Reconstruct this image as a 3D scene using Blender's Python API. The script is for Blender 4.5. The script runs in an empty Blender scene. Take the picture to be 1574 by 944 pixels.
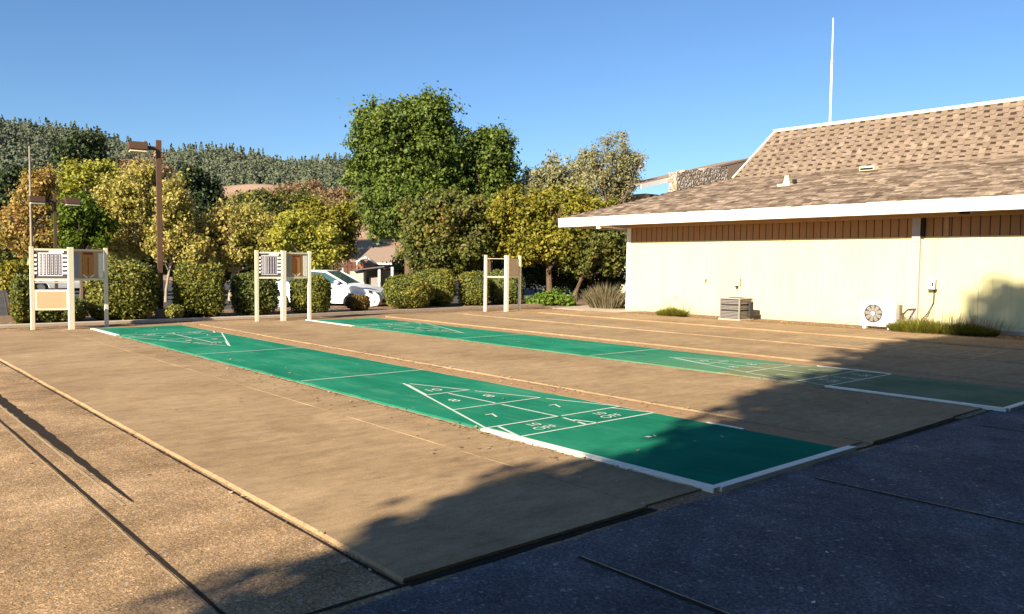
import bpy, bmesh, math, random
import numpy as np
from mathutils import Vector, Matrix
R = math.radians
scene = bpy.context.scene
col = scene.collection
random.seed(7)

# ------------------------------------------------------------------ camera
F_PX, YAW, PITCH, ROLL = 1229.85, 0.718136, 0.053365, 0.010978
CAM = Vector((-4.5725, -3.1356, 1.5159))
cyw, syw, cp_, sp_ = math.cos(YAW), math.sin(YAW), math.cos(PITCH), math.sin(PITCH)
FW = Vector((syw*cp_, cyw*cp_, -sp_)); RT0 = Vector((cyw, -syw, 0)); UP0 = RT0.cross(FW)
RT = RT0*math.cos(ROLL) + UP0*math.sin(ROLL); UPV = UP0*math.cos(ROLL) - RT0*math.sin(ROLL)
cam = bpy.data.cameras.new('camera'); camo = bpy.data.objects.new('camera', cam); col.objects.link(camo)
cam.sensor_width = 36; cam.lens = F_PX/1574*36; cam.clip_start = .05; cam.clip_end = 6000
M3 = Matrix((RT, UPV, -FW)).transposed(); camo.matrix_world = Matrix.Translation(CAM) @ M3.to_4x4()
scene.camera = camo

# ------------------------------------------------------------------ light
SUN_EL = R(26.3); SD = Vector((-.963, -.27, 0)).normalized()          # towards the sun
world = bpy.data.worlds.new('World'); scene.world = world; world.use_nodes = True
wn = world.node_tree; bg = wn.nodes['Background']
sky = wn.nodes.new('ShaderNodeTexSky'); sky.sky_type = 'NISHITA'; sky.sun_disc = False
sky.sun_elevation = SUN_EL; sky.sun_rotation = math.atan2(SD.x, SD.y)
sky.air_density = 1.0; sky.dust_density = 0.25; sky.ozone_density = 3.0; sky.altitude = 0
wb = wn.nodes.new('ShaderNodeMix'); wb.data_type = 'RGBA'; wb.blend_type = 'MULTIPLY'; wb.inputs[0].default_value = 1; wb.inputs[7].default_value = (.76, .96, 1.17, 1)
wn.links.new(sky.outputs[0], wb.inputs[6]); wn.links.new(wb.outputs[2], bg.inputs[0]); bg.inputs[1].default_value = 0.060
sun = bpy.data.lights.new('sun', 'SUN'); sun.energy = 5.0; sun.angle = R(.55); sun.color = (1, .885, .685)
suno = bpy.data.objects.new('sun', sun); col.objects.link(suno)
ldir = Vector((-SD.x*math.cos(SUN_EL), -SD.y*math.cos(SUN_EL), -math.sin(SUN_EL)))
suno.rotation_euler = ldir.to_track_quat('-Z', 'Y').to_euler()
vs = scene.view_settings; vs.view_transform = 'Standard'; vs.look = 'None'; vs.gamma = 1; vs.exposure = 1.12
vs.use_curve_mapping = False
scene.cycles.max_bounces = 6; scene.cycles.diffuse_bounces = 3; scene.cycles.transmission_bounces = 4
scene.cycles.transparent_max_bounces = 4

# ------------------------------------------------------------------ helpers
def at(px, py, D):
    """world point at horizontal distance D along the sight line of a photo pixel"""
    d = FW + RT*((px-787)/F_PX) - UPV*((py-472)/F_PX)
    return CAM + d*(D/math.hypot(d.x, d.y))
def gp(px, D):
    p = at(px, 405, D); return Vector((p.x, p.y, -.2 if p.y > 21.6 else 0))
def D_at(px, y):
    q = at(px, 405, 1.0)-CAM; return (y-CAM.y)/q.y*math.hypot(q.x, q.y)
def pxm(px, D):
    th = math.atan((px-787)/F_PX); return D*math.cos(th)**2/F_PX, D*math.cos(th)/F_PX
def tag(o, label=None, cat=None, group=None, kind=None):
    if label: o['label'] = label
    if cat: o['category'] = cat
    if group: o['group'] = group
    if kind: o['kind'] = kind
    return o
def empty(name, loc=(0, 0, 0), rz=0):
    o = bpy.data.objects.new(name, None); o.empty_display_size = .2; o.location = loc
    o.rotation_euler = (0, 0, rz); col.objects.link(o); return o
def mesh_np(name, V, faces4=None, faces3=None):
    me = bpy.data.meshes.new(name); V = np.asarray(V, np.float32)
    nq = 0 if faces4 is None else len(faces4); nt = 0 if faces3 is None else len(faces3)
    me.vertices.add(len(V)); me.vertices.foreach_set('co', V.ravel())
    idx = []; st = []; tot = []
    if nq: idx.append(np.asarray(faces4, np.int32).ravel()); st.append(np.arange(nq)*4); tot.append(np.full(nq, 4))
    if nt: idx.append(np.asarray(faces3, np.int32).ravel()); st.append(np.arange(nt)*3+nq*4); tot.append(np.full(nt, 3))
    idx = np.concatenate(idx); me.loops.add(len(idx)); me.loops.foreach_set('vertex_index', idx)
    me.polygons.add(nq+nt); me.polygons.foreach_set('loop_start', np.concatenate(st).astype(np.int32))
    me.polygons.foreach_set('loop_total', np.concatenate(tot).astype(np.int32))
    me.update(calc_edges=True); return me
def link(name, me, m, parent=None):
    if m: me.materials.append(m)
    o = bpy.data.objects.new(name, me); col.objects.link(o)
    if parent: o.parent = parent
    return o
class MB:
    def __init__(s): s.v = []; s.f = []
    def poly(s, pts):
        n = len(s.v); s.v += [tuple(p) for p in pts]; s.f.append(list(range(n, n+len(pts))))
    def box(s, a, b):
        x0, y0, z0 = a; x1, y1, z1 = b; n = len(s.v)
        s.v += [(x0,y0,z0),(x1,y0,z0),(x1,y1,z0),(x0,y1,z0),(x0,y0,z1),(x1,y0,z1),(x1,y1,z1),(x0,y1,z1)]
        s.f += [[n+i for i in q] for q in ((0,3,2,1),(4,5,6,7),(0,1,5,4),(1,2,6,5),(2,3,7,6),(3,0,4,7))]
        return s
    def obox(s, c, u, v, w):
        """box from corner c along three edge vectors"""
        c, u, v, w = map(Vector, (c, u, v, w)); n = len(s.v)
        s.v += [tuple(q) for q in (c, c+u, c+u+v, c+v, c+w, c+u+w, c+u+v+w, c+v+w)]
        s.f += [[n+i for i in q] for q in ((0,3,2,1),(4,5,6,7),(0,1,5,4),(1,2,6,5),(2,3,7,6),(3,0,4,7))]
        return s
    def tube(s, pts, rad, k=8, cap=True):
        pts = [Vector(p) for p in pts]; n0 = len(s.v)
        for i, p in enumerate(pts):
            t = (pts[min(i+1, len(pts)-1)]-pts[max(i-1, 0)]).normalized()
            a = t.cross(Vector((0, 0, 1))) if abs(t.z) < .95 else t.cross(Vector((1, 0, 0)))
            a.normalize(); b = t.cross(a); r = rad[i] if hasattr(rad, '__len__') else rad
            for j in range(k):
                q = 2*math.pi*j/k; s.v.append(tuple(p+(a*math.cos(q)+b*math.sin(q))*r))
        for i in range(len(pts)-1):
            for j in range(k):
                s.f.append([n0+i*k+j, n0+i*k+(j+1) % k, n0+(i+1)*k+(j+1) % k, n0+(i+1)*k+j])
        if cap:
            s.f.append([n0+j for j in range(k)][::-1]); s.f.append([n0+(len(pts)-1)*k+j for j in range(k)])
        return s
    def ext(s, prof, axis, a, b):
        """2-D profile extruded along axis 'x','y' or 'z' from a to b"""
        f = {'x': lambda p, t: (t, p[0], p[1]), 'y': lambda p, t: (p[0], t, p[1]), 'z': lambda p, t: (p[0], p[1], t)}[axis]
        n = len(s.v); k = len(prof)
        s.v += [f(p, a) for p in prof]+[f(p, b) for p in prof]
        s.f.append([n+i for i in range(k)][::-1]); s.f.append([n+k+i for i in range(k)])
        for i in range(k): s.f.append([n+i, n+(i+1) % k, n+k+(i+1) % k, n+k+i])
        return s
    def build(s, name, m, parent=None, bevel=0, smooth=False, off=(0, 0, 0)):
        me = bpy.data.meshes.new(name)
        me.from_pydata([(a-off[0], b-off[1], c-off[2]) for a, b, c in s.v], [], s.f)
        bm = bmesh.new(); bm.from_mesh(me); bmesh.ops.recalc_face_normals(bm, faces=bm.faces)
        if bevel: bmesh.ops.bevel(bm, geom=list(bm.edges), offset=bevel, segments=2, affect='EDGES', clamp_overlap=True)
        bm.to_mesh(me); bm.free()
        if smooth:
            for p in me.polygons: p.use_smooth = True
        return link(name, me, m, parent)

# ------------------------------------------------------------------ materials
class NT:
    def __init__(s, name, rough=.8, spec=.3):
        s.m = bpy.data.materials.new(name); s.m.use_nodes = True; s.n = s.m.node_tree.nodes; s.l = s.m.node_tree.links
        s.b = s.n['Principled BSDF']; s.b.inputs['Roughness'].default_value = rough; s.b.inputs['Specular IOR Level'].default_value = spec
        s.pos = s.n.new('ShaderNodeNewGeometry').outputs['Position']
    def mapv(s, scale, src=None, rot=(0, 0, 0)):
        m = s.n.new('ShaderNodeMapping'); m.inputs['Scale'].default_value = scale; m.inputs['Rotation'].default_value = rot
        s.l.new(src or s.pos, m.inputs[0]); return m.outputs[0]
    def noise(s, sc, det=4, rough=.6, vec=None, dist=0):
        n = s.n.new('ShaderNodeTexNoise'); n.inputs['Scale'].default_value = sc; n.inputs['Detail'].default_value = det
        n.inputs['Roughness'].default_value = rough; n.inputs['Distortion'].default_value = dist
        s.l.new(vec or s.pos, n.inputs['Vector']); return n.outputs['Fac']
    def vor(s, sc, out='Color', feature='F1', vec=None):
        n = s.n.new('ShaderNodeTexVoronoi'); n.feature = feature; n.inputs['Scale'].default_value = sc
        s.l.new(vec or s.pos, n.inputs['Vector']); return n.outputs[out]
    def ramp(s, fac, stops, interp='LINEAR'):
        r = s.n.new('ShaderNodeValToRGB'); e = r.color_ramp; e.interpolation = interp
        while len(e.elements) < len(stops): e.elements.new(.5)
        for el, (p, c) in zip(e.elements, stops):
            el.position = p; el.color = (*c, 1) if hasattr(c, '__len__') else (c, c, c, 1)
        s.l.new(fac, r.inputs[0]); return r.outputs[0]
    def mix(s, fac, a, b, mode='MIX'):
        m = s.n.new('ShaderNodeMix'); m.data_type = 'RGBA'; m.blend_type = mode
        for sock, v in ((m.inputs[0], fac), (m.inputs[6], a), (m.inputs[7], b)):
            if isinstance(v, bpy.types.NodeSocket): s.l.new(v, sock)
            elif hasattr(v, '__len__'): sock.default_value = (*v, 1)
            else: sock.default_value = v
        return m.outputs[2]
    def math(s, op, a, b=0.0, c=None):
        m = s.n.new('ShaderNodeMath'); m.operation = op
        for i, v in enumerate((a, b, c)):
            if v is None: continue
            if isinstance(v, bpy.types.NodeSocket): s.l.new(v, m.inputs[i])
            else: m.inputs[i].default_value = v
        return m.outputs[0]
    def sep(s):
        x = s.n.new('ShaderNodeSeparateXYZ'); s.l.new(s.pos, x.inputs[0]); return x.outputs
    def color(s, c):
        if isinstance(c, bpy.types.NodeSocket): s.l.new(c, s.b.inputs['Base Color'])
        else: s.b.inputs['Base Color'].default_value = (*c, 1)
        return s
    def bump(s, h, dist=.01, strength=.6):
        b = s.n.new('ShaderNodeBump'); b.inputs['Distance'].default_value = dist; b.inputs['Strength'].default_value = strength
        s.l.new(h, b.inputs['Height']); s.l.new(b.outputs[0], s.b.inputs['Normal']); return s
    def rough(s, v):
        if isinstance(v, bpy.types.NodeSocket): s.l.new(v, s.b.inputs['Roughness'])
        return s
def plain(name, c, rough=.6, spec=.3, var=.12, sc=6, bump=0, metal=0):
    t = NT(name, rough, spec); f = t.noise(sc, 5)
    t.color(t.mix(f, tuple(x*(1-var) for x in c), tuple(min(1, x*(1+var)) for x in c)))
    if bump: t.bump(t.noise(sc*8, 4), bump, .5)
    t.b.inputs['Metallic'].default_value = metal
    return t.m

def mat_slab():
    t = NT('brushed_concrete', .9, .04)
    a = t.ramp(t.noise(.55, 6, .62, dist=.6), [(.3, (.30, .200, .104)), (.5, (.41, .280, .154)), (.72, (.50, .350, .200))])
    st = t.noise(1.0, 5, .6, t.mapv((.7, 5, 1), rot=(0, 0, R(12))))
    a = t.mix(.38, a, t.ramp(st, [(.25, (.20, .13, .075)), (.6, (.36, .24, .14)), (.8, (.47, .33, .21))]))
    sp = t.ramp(t.noise(90, 3, .7), [(.30, .62), (.5, 1.0), (.75, 1.25)]); a = t.mix(.75, a, sp, 'MULTIPLY')
    a = t.mix(.8, a, t.ramp(t.noise(7, 8, .8, t.mapv((.6, 1.6, 1), rot=(0, 0, R(12)))), [(.28, .62), (.5, 1.0), (.72, 1.28)]), 'MULTIPLY')
    a = t.mix(.6, a, t.ramp(t.noise(1.1, 7, .75, dist=1.2), [(.3, .70), (.5, 1.0), (.7, 1.2)]), 'MULTIPLY')
    pale = t.ramp(t.noise(1.7, 8, .7, dist=2.5), [(.60, 0.0), (.72, .30)]); a = t.mix(pale, a, (.48, .36, .24))
    dk = t.ramp(t.noise(2.6, 6, .7), [(.62, 0.0), (.78, .5)]); a = t.mix(dk, a, (.17, .10, .055))
    t.color(a); t.bump(t.math('ADD', t.noise(120, 3), t.math('MULTIPLY', st, 1.2)), .004, .5); return t.m
def mat_agg():
    t = NT('exposed_aggregate_concrete', .9, .04)
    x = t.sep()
    a = t.ramp(t.noise(.7, 6, .65), [(.3, (.27, .172, .092)), (.55, (.37, .242, .135)), (.75, (.45, .305, .18))])
    g = t.ramp(t.noise(.35, 5, .6, dist=1), [(.52, 0.0), (.68, .6)])
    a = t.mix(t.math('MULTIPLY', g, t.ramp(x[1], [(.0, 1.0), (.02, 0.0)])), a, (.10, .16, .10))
    a = t.mix(t.ramp(t.math('ADD', x[1], t.math('MULTIPLY', t.noise(.8, 5), .2)), [(.0, 1.0), (.03, 0.0)]), a, t.mix(.78, a, (.090, .102, .138)))  # shade painted in: near pavement turns dark and bluish where always shadowed
    v = t.vor(85); a = t.mix(.68, a, t.ramp(v, [(0, .35), (.35, .8), (.75, 1.25), (.97, 2.3)]), 'MULTIPLY')
    sp = t.ramp(t.noise(55, 5, .85), [(.34, .6), (.48, .95), (.60, 1.3), (.67, 2.8)]); a = t.mix(.65, a, sp, 'MULTIPLY')
    a = t.mix(.6, a, t.ramp(t.noise(1.8, 7, .75), [(.3, .6), (.5, 1.0), (.7, 1.6)]), 'MULTIPLY')
    fl = t.math('LESS_THAN', t.vor(10, 'Distance'), t.math('MULTIPLY', t.noise(2.5, 5, .7), .24)); a = t.mix(t.math('MULTIPLY', fl, .6), a, (.42, .40, .36))
    a = t.mix(.8, a, t.ramp(t.noise(.55, 6, .7, dist=1.5), [(.32, .6), (.5, 1.0), (.68, 1.35)]), 'MULTIPLY')
    white = t.ramp(t.noise(7, 9, .8, dist=1), [(.66, 0.0), (.71, .8)]); a = t.mix(white, a, (.62, .60, .55))
    t.color(a); t.bump(t.math('ADD', t.vor(95, 'Distance'), t.noise(160, 2)), .004, .6); return t.m
def mat_green(name, worn):
    t = NT(name, .55, 0.0); x = t.sep()
    g = t.ramp(t.noise(.8, 6, .6, dist=.5), [(.3, (.012, .155, .088)), (.55, (.024, .225, .130)), (.8, (.055, .30, .18))])
    scuff = t.ramp(t.noise(1.3, 7, .75, t.mapv((3, .5, 1))), [(.50, 0.0), (.75, .55)]); scuff = t.math('MULTIPLY', scuff, t.ramp(t.math('DIVIDE', x[1], 10.0), [(.05, .25), (.35, 1.0)])); g = t.mix(scuff, g, (.17, .36, .23))
    track = t.ramp(t.noise(5, 6, .8, t.mapv((6, .25, 1))), [(.56, 0.0), (.70, .5)]); g = t.mix(track, g, (.02, .13, .08))
    g = t.mix(t.ramp(t.noise(70, 3, .7), [(.6, 0.0), (.75, .35)]), g, (.01, .10, .06))
    if worn:
        f = t.math('SUBTRACT', 1.0, t.math('DIVIDE', t.math('SUBTRACT', x[1], 1.9), 4.2)); f.node.use_clamp = True
        f2 = t.math('MULTIPLY', f, t.ramp(t.noise(1.1, 6, .7), [(.25, .35), (.7, 1.0)])); g = t.mix(f2, g, (.25, .33, .19))
        q = t.math('MULTIPLY', t.math('LESS_THAN', x[1], t.math('ADD', 3.0, t.math('MULTIPLY', t.noise(1.6, 5), .9))), .82)
        g = t.mix(q, g, t.ramp(t.noise(1.2, 5), [(.35, (.17, .185, .095)), (.6, (.29, .26, .15))]))
    else:
        g = t.mix(t.math('MULTIPLY', t.noise(3.0, 6, .7), .25), g, (.01, .14, .10))
    t.color(g); t.rough(t.ramp(t.noise(2.2, 4), [(.3, .34), (.7, .58)])); t.bump(t.noise(140, 3), .002, .35); return t.m
def mat_line(name='white_line_paint', c=(.66, .72, .63), worn=.6):
    t = NT(name, .6, .3); w = t.ramp(t.noise(22, 6, .75), [(.5, 0.0), (.72, worn)])
    t.color(t.mix(w, c, (.20, .38, .26))); return t.m
def mat_shingle(name, dark=1, con=1.0):
    t = NT(name, .95, .1)
    r = t.n.new('ShaderNodeNewGeometry').outputs['Random Per Island']
    a = t.ramp(r, [(0, (.085*dark, .058*dark, .042*dark)), (.35, (.15*dark, .108*dark, .078*dark)), (.7, (.20*dark, .148*dark, .108*dark)), (1, (.30*dark, .23*dark, .17*dark))])
    if con < 1: a = t.mix(con, (.215*dark, .160*dark, .120*dark), a)
    a = t.mix(.6, a, t.ramp(t.noise(60, 4, .8), [(.3, .6), (.7, 1.35)]), 'MULTIPLY')
    a = t.mix(.75*con, a, t.ramp(t.noise(9, 4, .7), [(.34, .62), (.5, 1.0), (.66, 1.4)]), 'MULTIPLY')
    a = t.mix(.5, a, t.ramp(t.noise(.7, 5), [(.3, .8), (.7, 1.2)]), 'MULTIPLY')
    t.color(a); t.bump(t.noise(150, 3), .006, .6); return t.m
def mat_siding():
    t = NT('cream_grooved_siding', .7, .2); x = t.sep()
    yy = t.math('PINGPONG', t.math('ADD', x[1], 50.0), .1)
    groove = t.math('LESS_THAN', yy, .006)
    a = t.ramp(t.noise(.8, 6, .6, t.mapv((1, 1, .4))), [(.3, (.70, .63, .33)), (.7, (.77, .70, .39))])
    a = t.mix(.35, a, t.ramp(t.noise(5, 5, .7, t.mapv((1, 3, .25))), [(.3, .85), (.7, 1.1)]), 'MULTIPLY')
    z = t.math('ADD', x[2], t.math('MULTIPLY', t.noise(2.2, 6, .7), .13))
    mould = t.math('MULTIPLY', t.math('LESS_THAN', t.math('ABSOLUTE', t.math('SUBTRACT', z, .235)), .03), t.ramp(t.noise(7, 5, .8), [(.4, 0.0), (.6, .55)]))
    a = t.mix(mould, a, (.30, .36, .22))
    base = t.ramp(t.math('SUBTRACT', x[2], t.math('MULTIPLY', t.noise(3, 6, .8), .12)), [(.0, .5), (.07, 0.0)])
    a = t.mix(base, a, (.55, .36, .17))
    a = t.mix(t.math('MULTIPLY', groove, .06), a, (.20, .15, .09))
    t.color(a); t.bump(t.math('ADD', t.math('MULTIPLY', groove, -.25), t.math('MULTIPLY', t.noise(60, 3, .6, t.mapv((1, 6, .6))), .15)), .01, .8); return t.m
def mat_leaf(name, stops, trans=.25, rough=.55):
    t = NT(name, rough, .3); r = t.n.new('ShaderNodeNewGeometry').outputs['Random Per Island']
    big = t.noise(.9, 3, .5); f = t.math('ADD', t.math('MULTIPLY', r, .6), t.math('MULTIPLY', t.math('SUBTRACT', big, .3), 1.0)); f.node.use_clamp = True
    n = len(stops); c = t.ramp(f, [(i/(n-1), s) for i, s in enumerate(stops)]); t.color(c)
    tr = t.n.new('ShaderNodeBsdfTranslucent'); t.l.new(c, tr.inputs[0])
    mx = t.n.new('ShaderNodeMixShader'); mx.inputs[0].default_value = trans
    t.l.new(t.b.outputs[0], mx.inputs[1]); t.l.new(tr.outputs[0], mx.inputs[2])
    t.l.new(mx.outputs[0], t.n['Material Output'].inputs[0]); return t.m
def mat_planks(name, a, b, w=.15, axis=0):
    t = NT(name, .85, .15); x = t.sep()
    yy = t.math('PINGPONG', t.math('ADD', x[axis], 200.0), w/2); g = t.math('LESS_THAN', yy, .012)
    c = t.mix(t.noise(3, 5, .7, t.mapv((5, 5, .5))), a, b); c = t.mix(g, c, tuple(q*.25 for q in a)); t.color(c); t.bump(g, -.01, .6); return t.m
def mat_mulch():
    t = NT('leaf_litter_soil', .95, .1); v = t.vor(38); a = t.ramp(v, [(0, (.10, .06, .035)), (.5, (.21, .13, .075)), (.85, (.36, .24, .14)), (1, (.5, .36, .22))])
    a = t.mix(t.noise(1.5, 5), a, (.28, .18, .11)); t.color(a); t.bump(v, .03, .8); return t.m
def mat_asphalt():
    t = NT('asphalt', .9, .2); a = t.ramp(t.noise(.5, 6), [(.3, (.055, .052, .05)), (.7, (.10, .095, .09))]); t.color(t.mix(.5, a, t.ramp(t.noise(80, 3), [(.3, .5), (.7, 1.5)]), 'MULTIPLY')); t.bump(t.noise(120, 3), .01); return t.m
def mat_dry():
    t = NT('dry_grass_ground', .95, .1); t.color(t.ramp(t.noise(.06, 7, .7), [(.3, (.20, .13, .075)), (.55, (.42, .27, .18)), (.75, (.50, .34, .24))])); t.bump(t.noise(2, 6), .3); return t.m

M = dict(slab=mat_slab(), agg=mat_agg(), green=mat_green('green_court_paint', 0), green_worn=mat_green('worn_green_court_paint', 1),
    line=mat_line(), wline=mat_line('white_border_paint', (.80, .78, .68), .25), old=mat_line('faded_line_paint', (.42, .34, .25), .95),
    crack=plain('dirt_filled_joint', (.035, .026, .02), .95, .1, .5, 20), edge=plain('pale_slab_edge', (.46, .33, .19), .9, .15, .45, 14, .01),
    gutter=plain('dusty_gutter_concrete', (.40, .245, .13), .95, .1, .3, 9, .01),
    cream=plain('cream_painted_wood', (.80, .74, .56), .5, .3, .07, 9), white=plain('white_painted_fascia', (.86, .84, .78), .45, .3, .05, 4),
    grey=plain('grey_painted_metal', (.38, .36, .37), .5, .3, .08, 5), soffit=plain('tan_soffit_board', (.42, .27, .15), .8, .2, .25, 5),
    siding=mat_siding(), shingle=mat_shingle('brown_composition_shingle', 1.25), tab=mat_shingle('brown_tab_shingle', 1.15, .32), underlay=plain('dark_roof_felt', (.06, .04, .03), .95, .1),
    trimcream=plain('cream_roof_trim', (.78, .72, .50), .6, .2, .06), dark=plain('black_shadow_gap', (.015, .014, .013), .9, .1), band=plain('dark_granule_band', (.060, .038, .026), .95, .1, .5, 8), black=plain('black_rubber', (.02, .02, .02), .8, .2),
    acwhite=plain('white_enamel', (.82, .81, .76), .4, .4, .04), acgrey=plain('grey_metal_fins', (.27, .24, .21), .6, .4, .15, 12), acdark=plain('dark_fin_gap', (.045, .04, .038), .8, .3, .2),
    steel=plain('galvanised_steel', (.42, .40, .38), .45, .5, .15, 10, 0, .3), bronze=plain('rusty_brown_paint', (.105, .058, .038), .7, .25, .3, 5),
    lens=plain('milky_lamp_lens', (.80, .72, .50), .3, .5, .05), palebeige=plain('pale_beige_paint', (.66, .52, .39), .7, .2, .08, 4), beige=plain('beige_panel_paint', (.50, .34, .20), .7, .2, .08, 4),
    navy=plain('dark_scoreboard_face', (.07, .06, .085), .6, .3, .15, 8), sheet=plain('scoreboard_white_print', (.62, .60, .62), .6, .3, .1, 8),
    orange=plain('orange_brown_scoreboard', (.47, .22, .055), .6, .3, .12, 9), red=plain('dark_red_print', (.25, .03, .02), .6, .3), slate=plain('grey_blue_panel', (.27, .31, .37), .6, .3, .1),
    carwhite=plain('white_car_paint', (.82, .82, .84), .25, .5, .02), glass=plain('tinted_car_glass', (.04, .085, .095), .08, .6, .1), tyre=plain('tyre_rubber', (.02, .02, .022), .8, .2), rim=plain('alloy_rim', (.5, .5, .52), .3, .5, .05, 5, 0, .6),
    bark=plain('grey_brown_bark', (.14, .095, .065), .9, .15, .4, 12, .02), pale=plain('pale_bark', (.36, .30, .22), .9, .15, .35, 12, .02),
    mulch=mat_mulch(), asphalt=mat_asphalt(), dry=mat_dry(), kerb=plain('kerb_concrete', (.48, .39, .30), .85, .2, .25, 5, .01),
    farroof=plain('tan_house_roof', (.30, .215, .16), .95, .1, .15, 3), greyroof=plain('grey_house_roof', (.13, .12, .13), .95, .1, .15, 3), brick=plain('reddish_house_wall', (.30, .13, .075), .9, .1, .2, 3),
    fence=mat_planks('red_brown_fence_board', (.10, .045, .03), (.17, .08, .055), .22, 0), block=plain('beige_stucco', (.48, .43, .34), .9, .1, .2, 3), stone=None,
    hill=plain('forest_floor', (.07, .075, .045), .95, .1, .4, .05))
def mat_stone():
    t = NT('rubble_stone', .9, .2); v = t.vor(5.5); a = t.ramp(v, [(0, (.28, .19, .12)), (.4, (.48, .38, .29)), (1, (.66, .57, .47))])
    d = t.vor(5.5, 'Distance', 'DISTANCE_TO_EDGE'); a = t.mix(t.math('LESS_THAN', d, .045), a, (.09, .05, .03)); t.color(a); t.bump(d, .08, .9); return t.m
M['stone'] = mat_stone(); M['frieze'] = mat_planks('brown_stained_boards', (.30, .165, .08), (.44, .26, .135), .21, 1)
L = dict(
    sweet=mat_leaf('deep_green_leaves', [(.045, .074, .014), (.090, .138, .020), (.155, .205, .032), (.27, .29, .055)]),
    forest=mat_leaf('hazy_blue_green_needles', [(.066, .080, .054), (.095, .115, .070), (.135, .150, .088), (.19, .19, .115)], .1, .8),  # leaf colours lightened and flattened to paint in distance haze
    gold=mat_leaf('golden_autumn_leaves', [(.13, .14, .03), (.28, .27, .05), (.46, .40, .09), (.58, .47, .16), (.48, .30, .10)], .35),
    yellow=mat_leaf('yellow_autumn_leaves', [(.15, .18, .025), (.30, .31, .04), (.48, .43, .06), (.60, .52, .11)], .35),
    lime=mat_leaf('lime_green_leaves', [(.06, .11, .012), (.14, .20, .018), (.25, .30, .03)], .35),
    orange=mat_leaf('orange_autumn_leaves', [(.13, .14, .03), (.34, .30, .06), (.50, .28, .10), (.56, .44, .12)], .35),
    brown=mat_leaf('dry_brown_leaves', [(.12, .085, .04), (.22, .15, .07), (.34, .21, .11), (.38, .27, .15)], .2),
    mixed=mat_leaf('olive_and_rust_leaves', [(.055, .075, .016), (.10, .125, .024), (.18, .175, .036), (.30, .18, .05)], .25),
    olive=mat_leaf('yellow_green_leaves', [(.09, .10, .014), (.18, .18, .02), (.31, .27, .03), (.42, .34, .05)], .3),
    pale=mat_leaf('silver_olive_leaves', [(.12, .125, .05), (.23, .22, .10), (.36, .33, .16), (.46, .42, .24)], .25),
    hedge=mat_leaf('hedge_leaves', [(.050, .066, .014), (.11, .13, .022), (.21, .205, .034), (.36, .29, .05)], .2),
    hedgeg=mat_leaf('dark_hedge_leaves', [(.036, .054, .014), (.075, .10, .022), (.14, .16, .034), (.26, .25, .07)], .2),
    conifer=mat_leaf('dark_needle_leaves', [(.020, .032, .012), (.035, .055, .016), (.06, .085, .02)], .1),
    rust=mat_leaf('rusty_hedge_leaves', [(.06, .05, .014), (.13, .08, .02), (.22, .14, .03)], .2),
    ground=mat_leaf('bright_ground_leaves', [(.07, .12, .015), (.15, .24, .025), (.26, .36, .05)], .3),
    straw=mat_leaf('straw_grass_blades', [(.20, .14, .08), (.38, .29, .18), (.52, .42, .28)], .2),
    tuft=mat_leaf('olive_grass_blades', [(.07, .075, .012), (.15, .155, .02), (.28, .25, .035)], .25),
    fleck=mat_leaf('pale_paper_flecks', [(.7, .68, .62), (.8, .78, .74)], .1),
    reed=mat_leaf('reed_blades', [(.09, .08, .04), (.18, .15, .08), (.34, .28, .18)], .2),
    litter=mat_leaf('dry_fallen_leaves', [(.16, .08, .04), (.32, .18, .09), (.50, .36, .22), (.62, .52, .38)], .1))

# ------------------------------------------------------------------ foliage
rng = np.random.default_rng(11)
def unit(n):
    v = rng.normal(size=(n, 3)); return v/np.linalg.norm(v, axis=1)[:, None]
def leaf_geo(P, size, out, outw=.5, aspect=.62, droop=0):
    n = len(P); nrm = unit(n)*(1-outw)+out*outw; nrm += 1e-6; nrm /= np.linalg.norm(nrm, axis=1)[:, None]
    t = np.cross(nrm, unit(n)); t /= np.linalg.norm(t, axis=1)[:, None]+1e-9; b = np.cross(nrm, t)
    s = (size*rng.uniform(.45, 1.5, n))[:, None]
    V = np.stack([P-t*s*.5, P+b*s*.5*aspect-nrm*s*.06, P+t*s*.5+np.array([0, 0, -droop])*s, P-b*s*.5*aspect-nrm*s*.06], 1).reshape(-1, 3)
    return V, np.arange(4*n).reshape(-1, 4)
def crown_pts(lobes, n, clump=.3, inner=.2, flat=.8, cover=1.0, rough=1.0):
    """clumped points in ellipsoid lobes: returns points and outward directions"""
    w = np.array([(r[0]*r[1]+r[0]*r[2]+r[1]*r[2]) for c, r in lobes]); w = w/w.sum(); Ps = []; Os = []
    for (c, r), wi in zip(lobes, w):
        c = np.array(c); r = np.array(r); k = int(n*wi); rm = r.mean(); cr = clump
        nc = max(8, int(2.2*cover*(4*math.pi*rm*rm)/(math.pi*cr*cr)))
        d = unit(nc); rad = rng.uniform(1-.28*rough, 1.0, nc); bump = 1+rough*(.16*np.sin(d[:, 0]*5+c[0])*np.cos(d[:, 1]*4+c[1])+.1*rng.normal(size=nc))
        cc = c+d*r*(rad*bump)[:, None]; csz = cr*rng.uniform(.5, 1.3, nc)
        i = rng.integers(0, nc, k); g = rng.normal(size=(k, 3))*.5
        p = cc[i]+g*csz[i][:, None]*np.array([1, 1, flat]); o = d[i]*.7+g*.5+np.array([0, 0, .35])
        q = rng.random(k) < inner; m = int(q.sum()); p[q] = c+unit(m)*r*(rng.random(m)**.5*.85)[:, None]
        Ps.append(p); Os.append(o/(np.linalg.norm(o, axis=1)[:, None]+1e-9))
    return np.concatenate(Ps), np.concatenate(Os)
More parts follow.
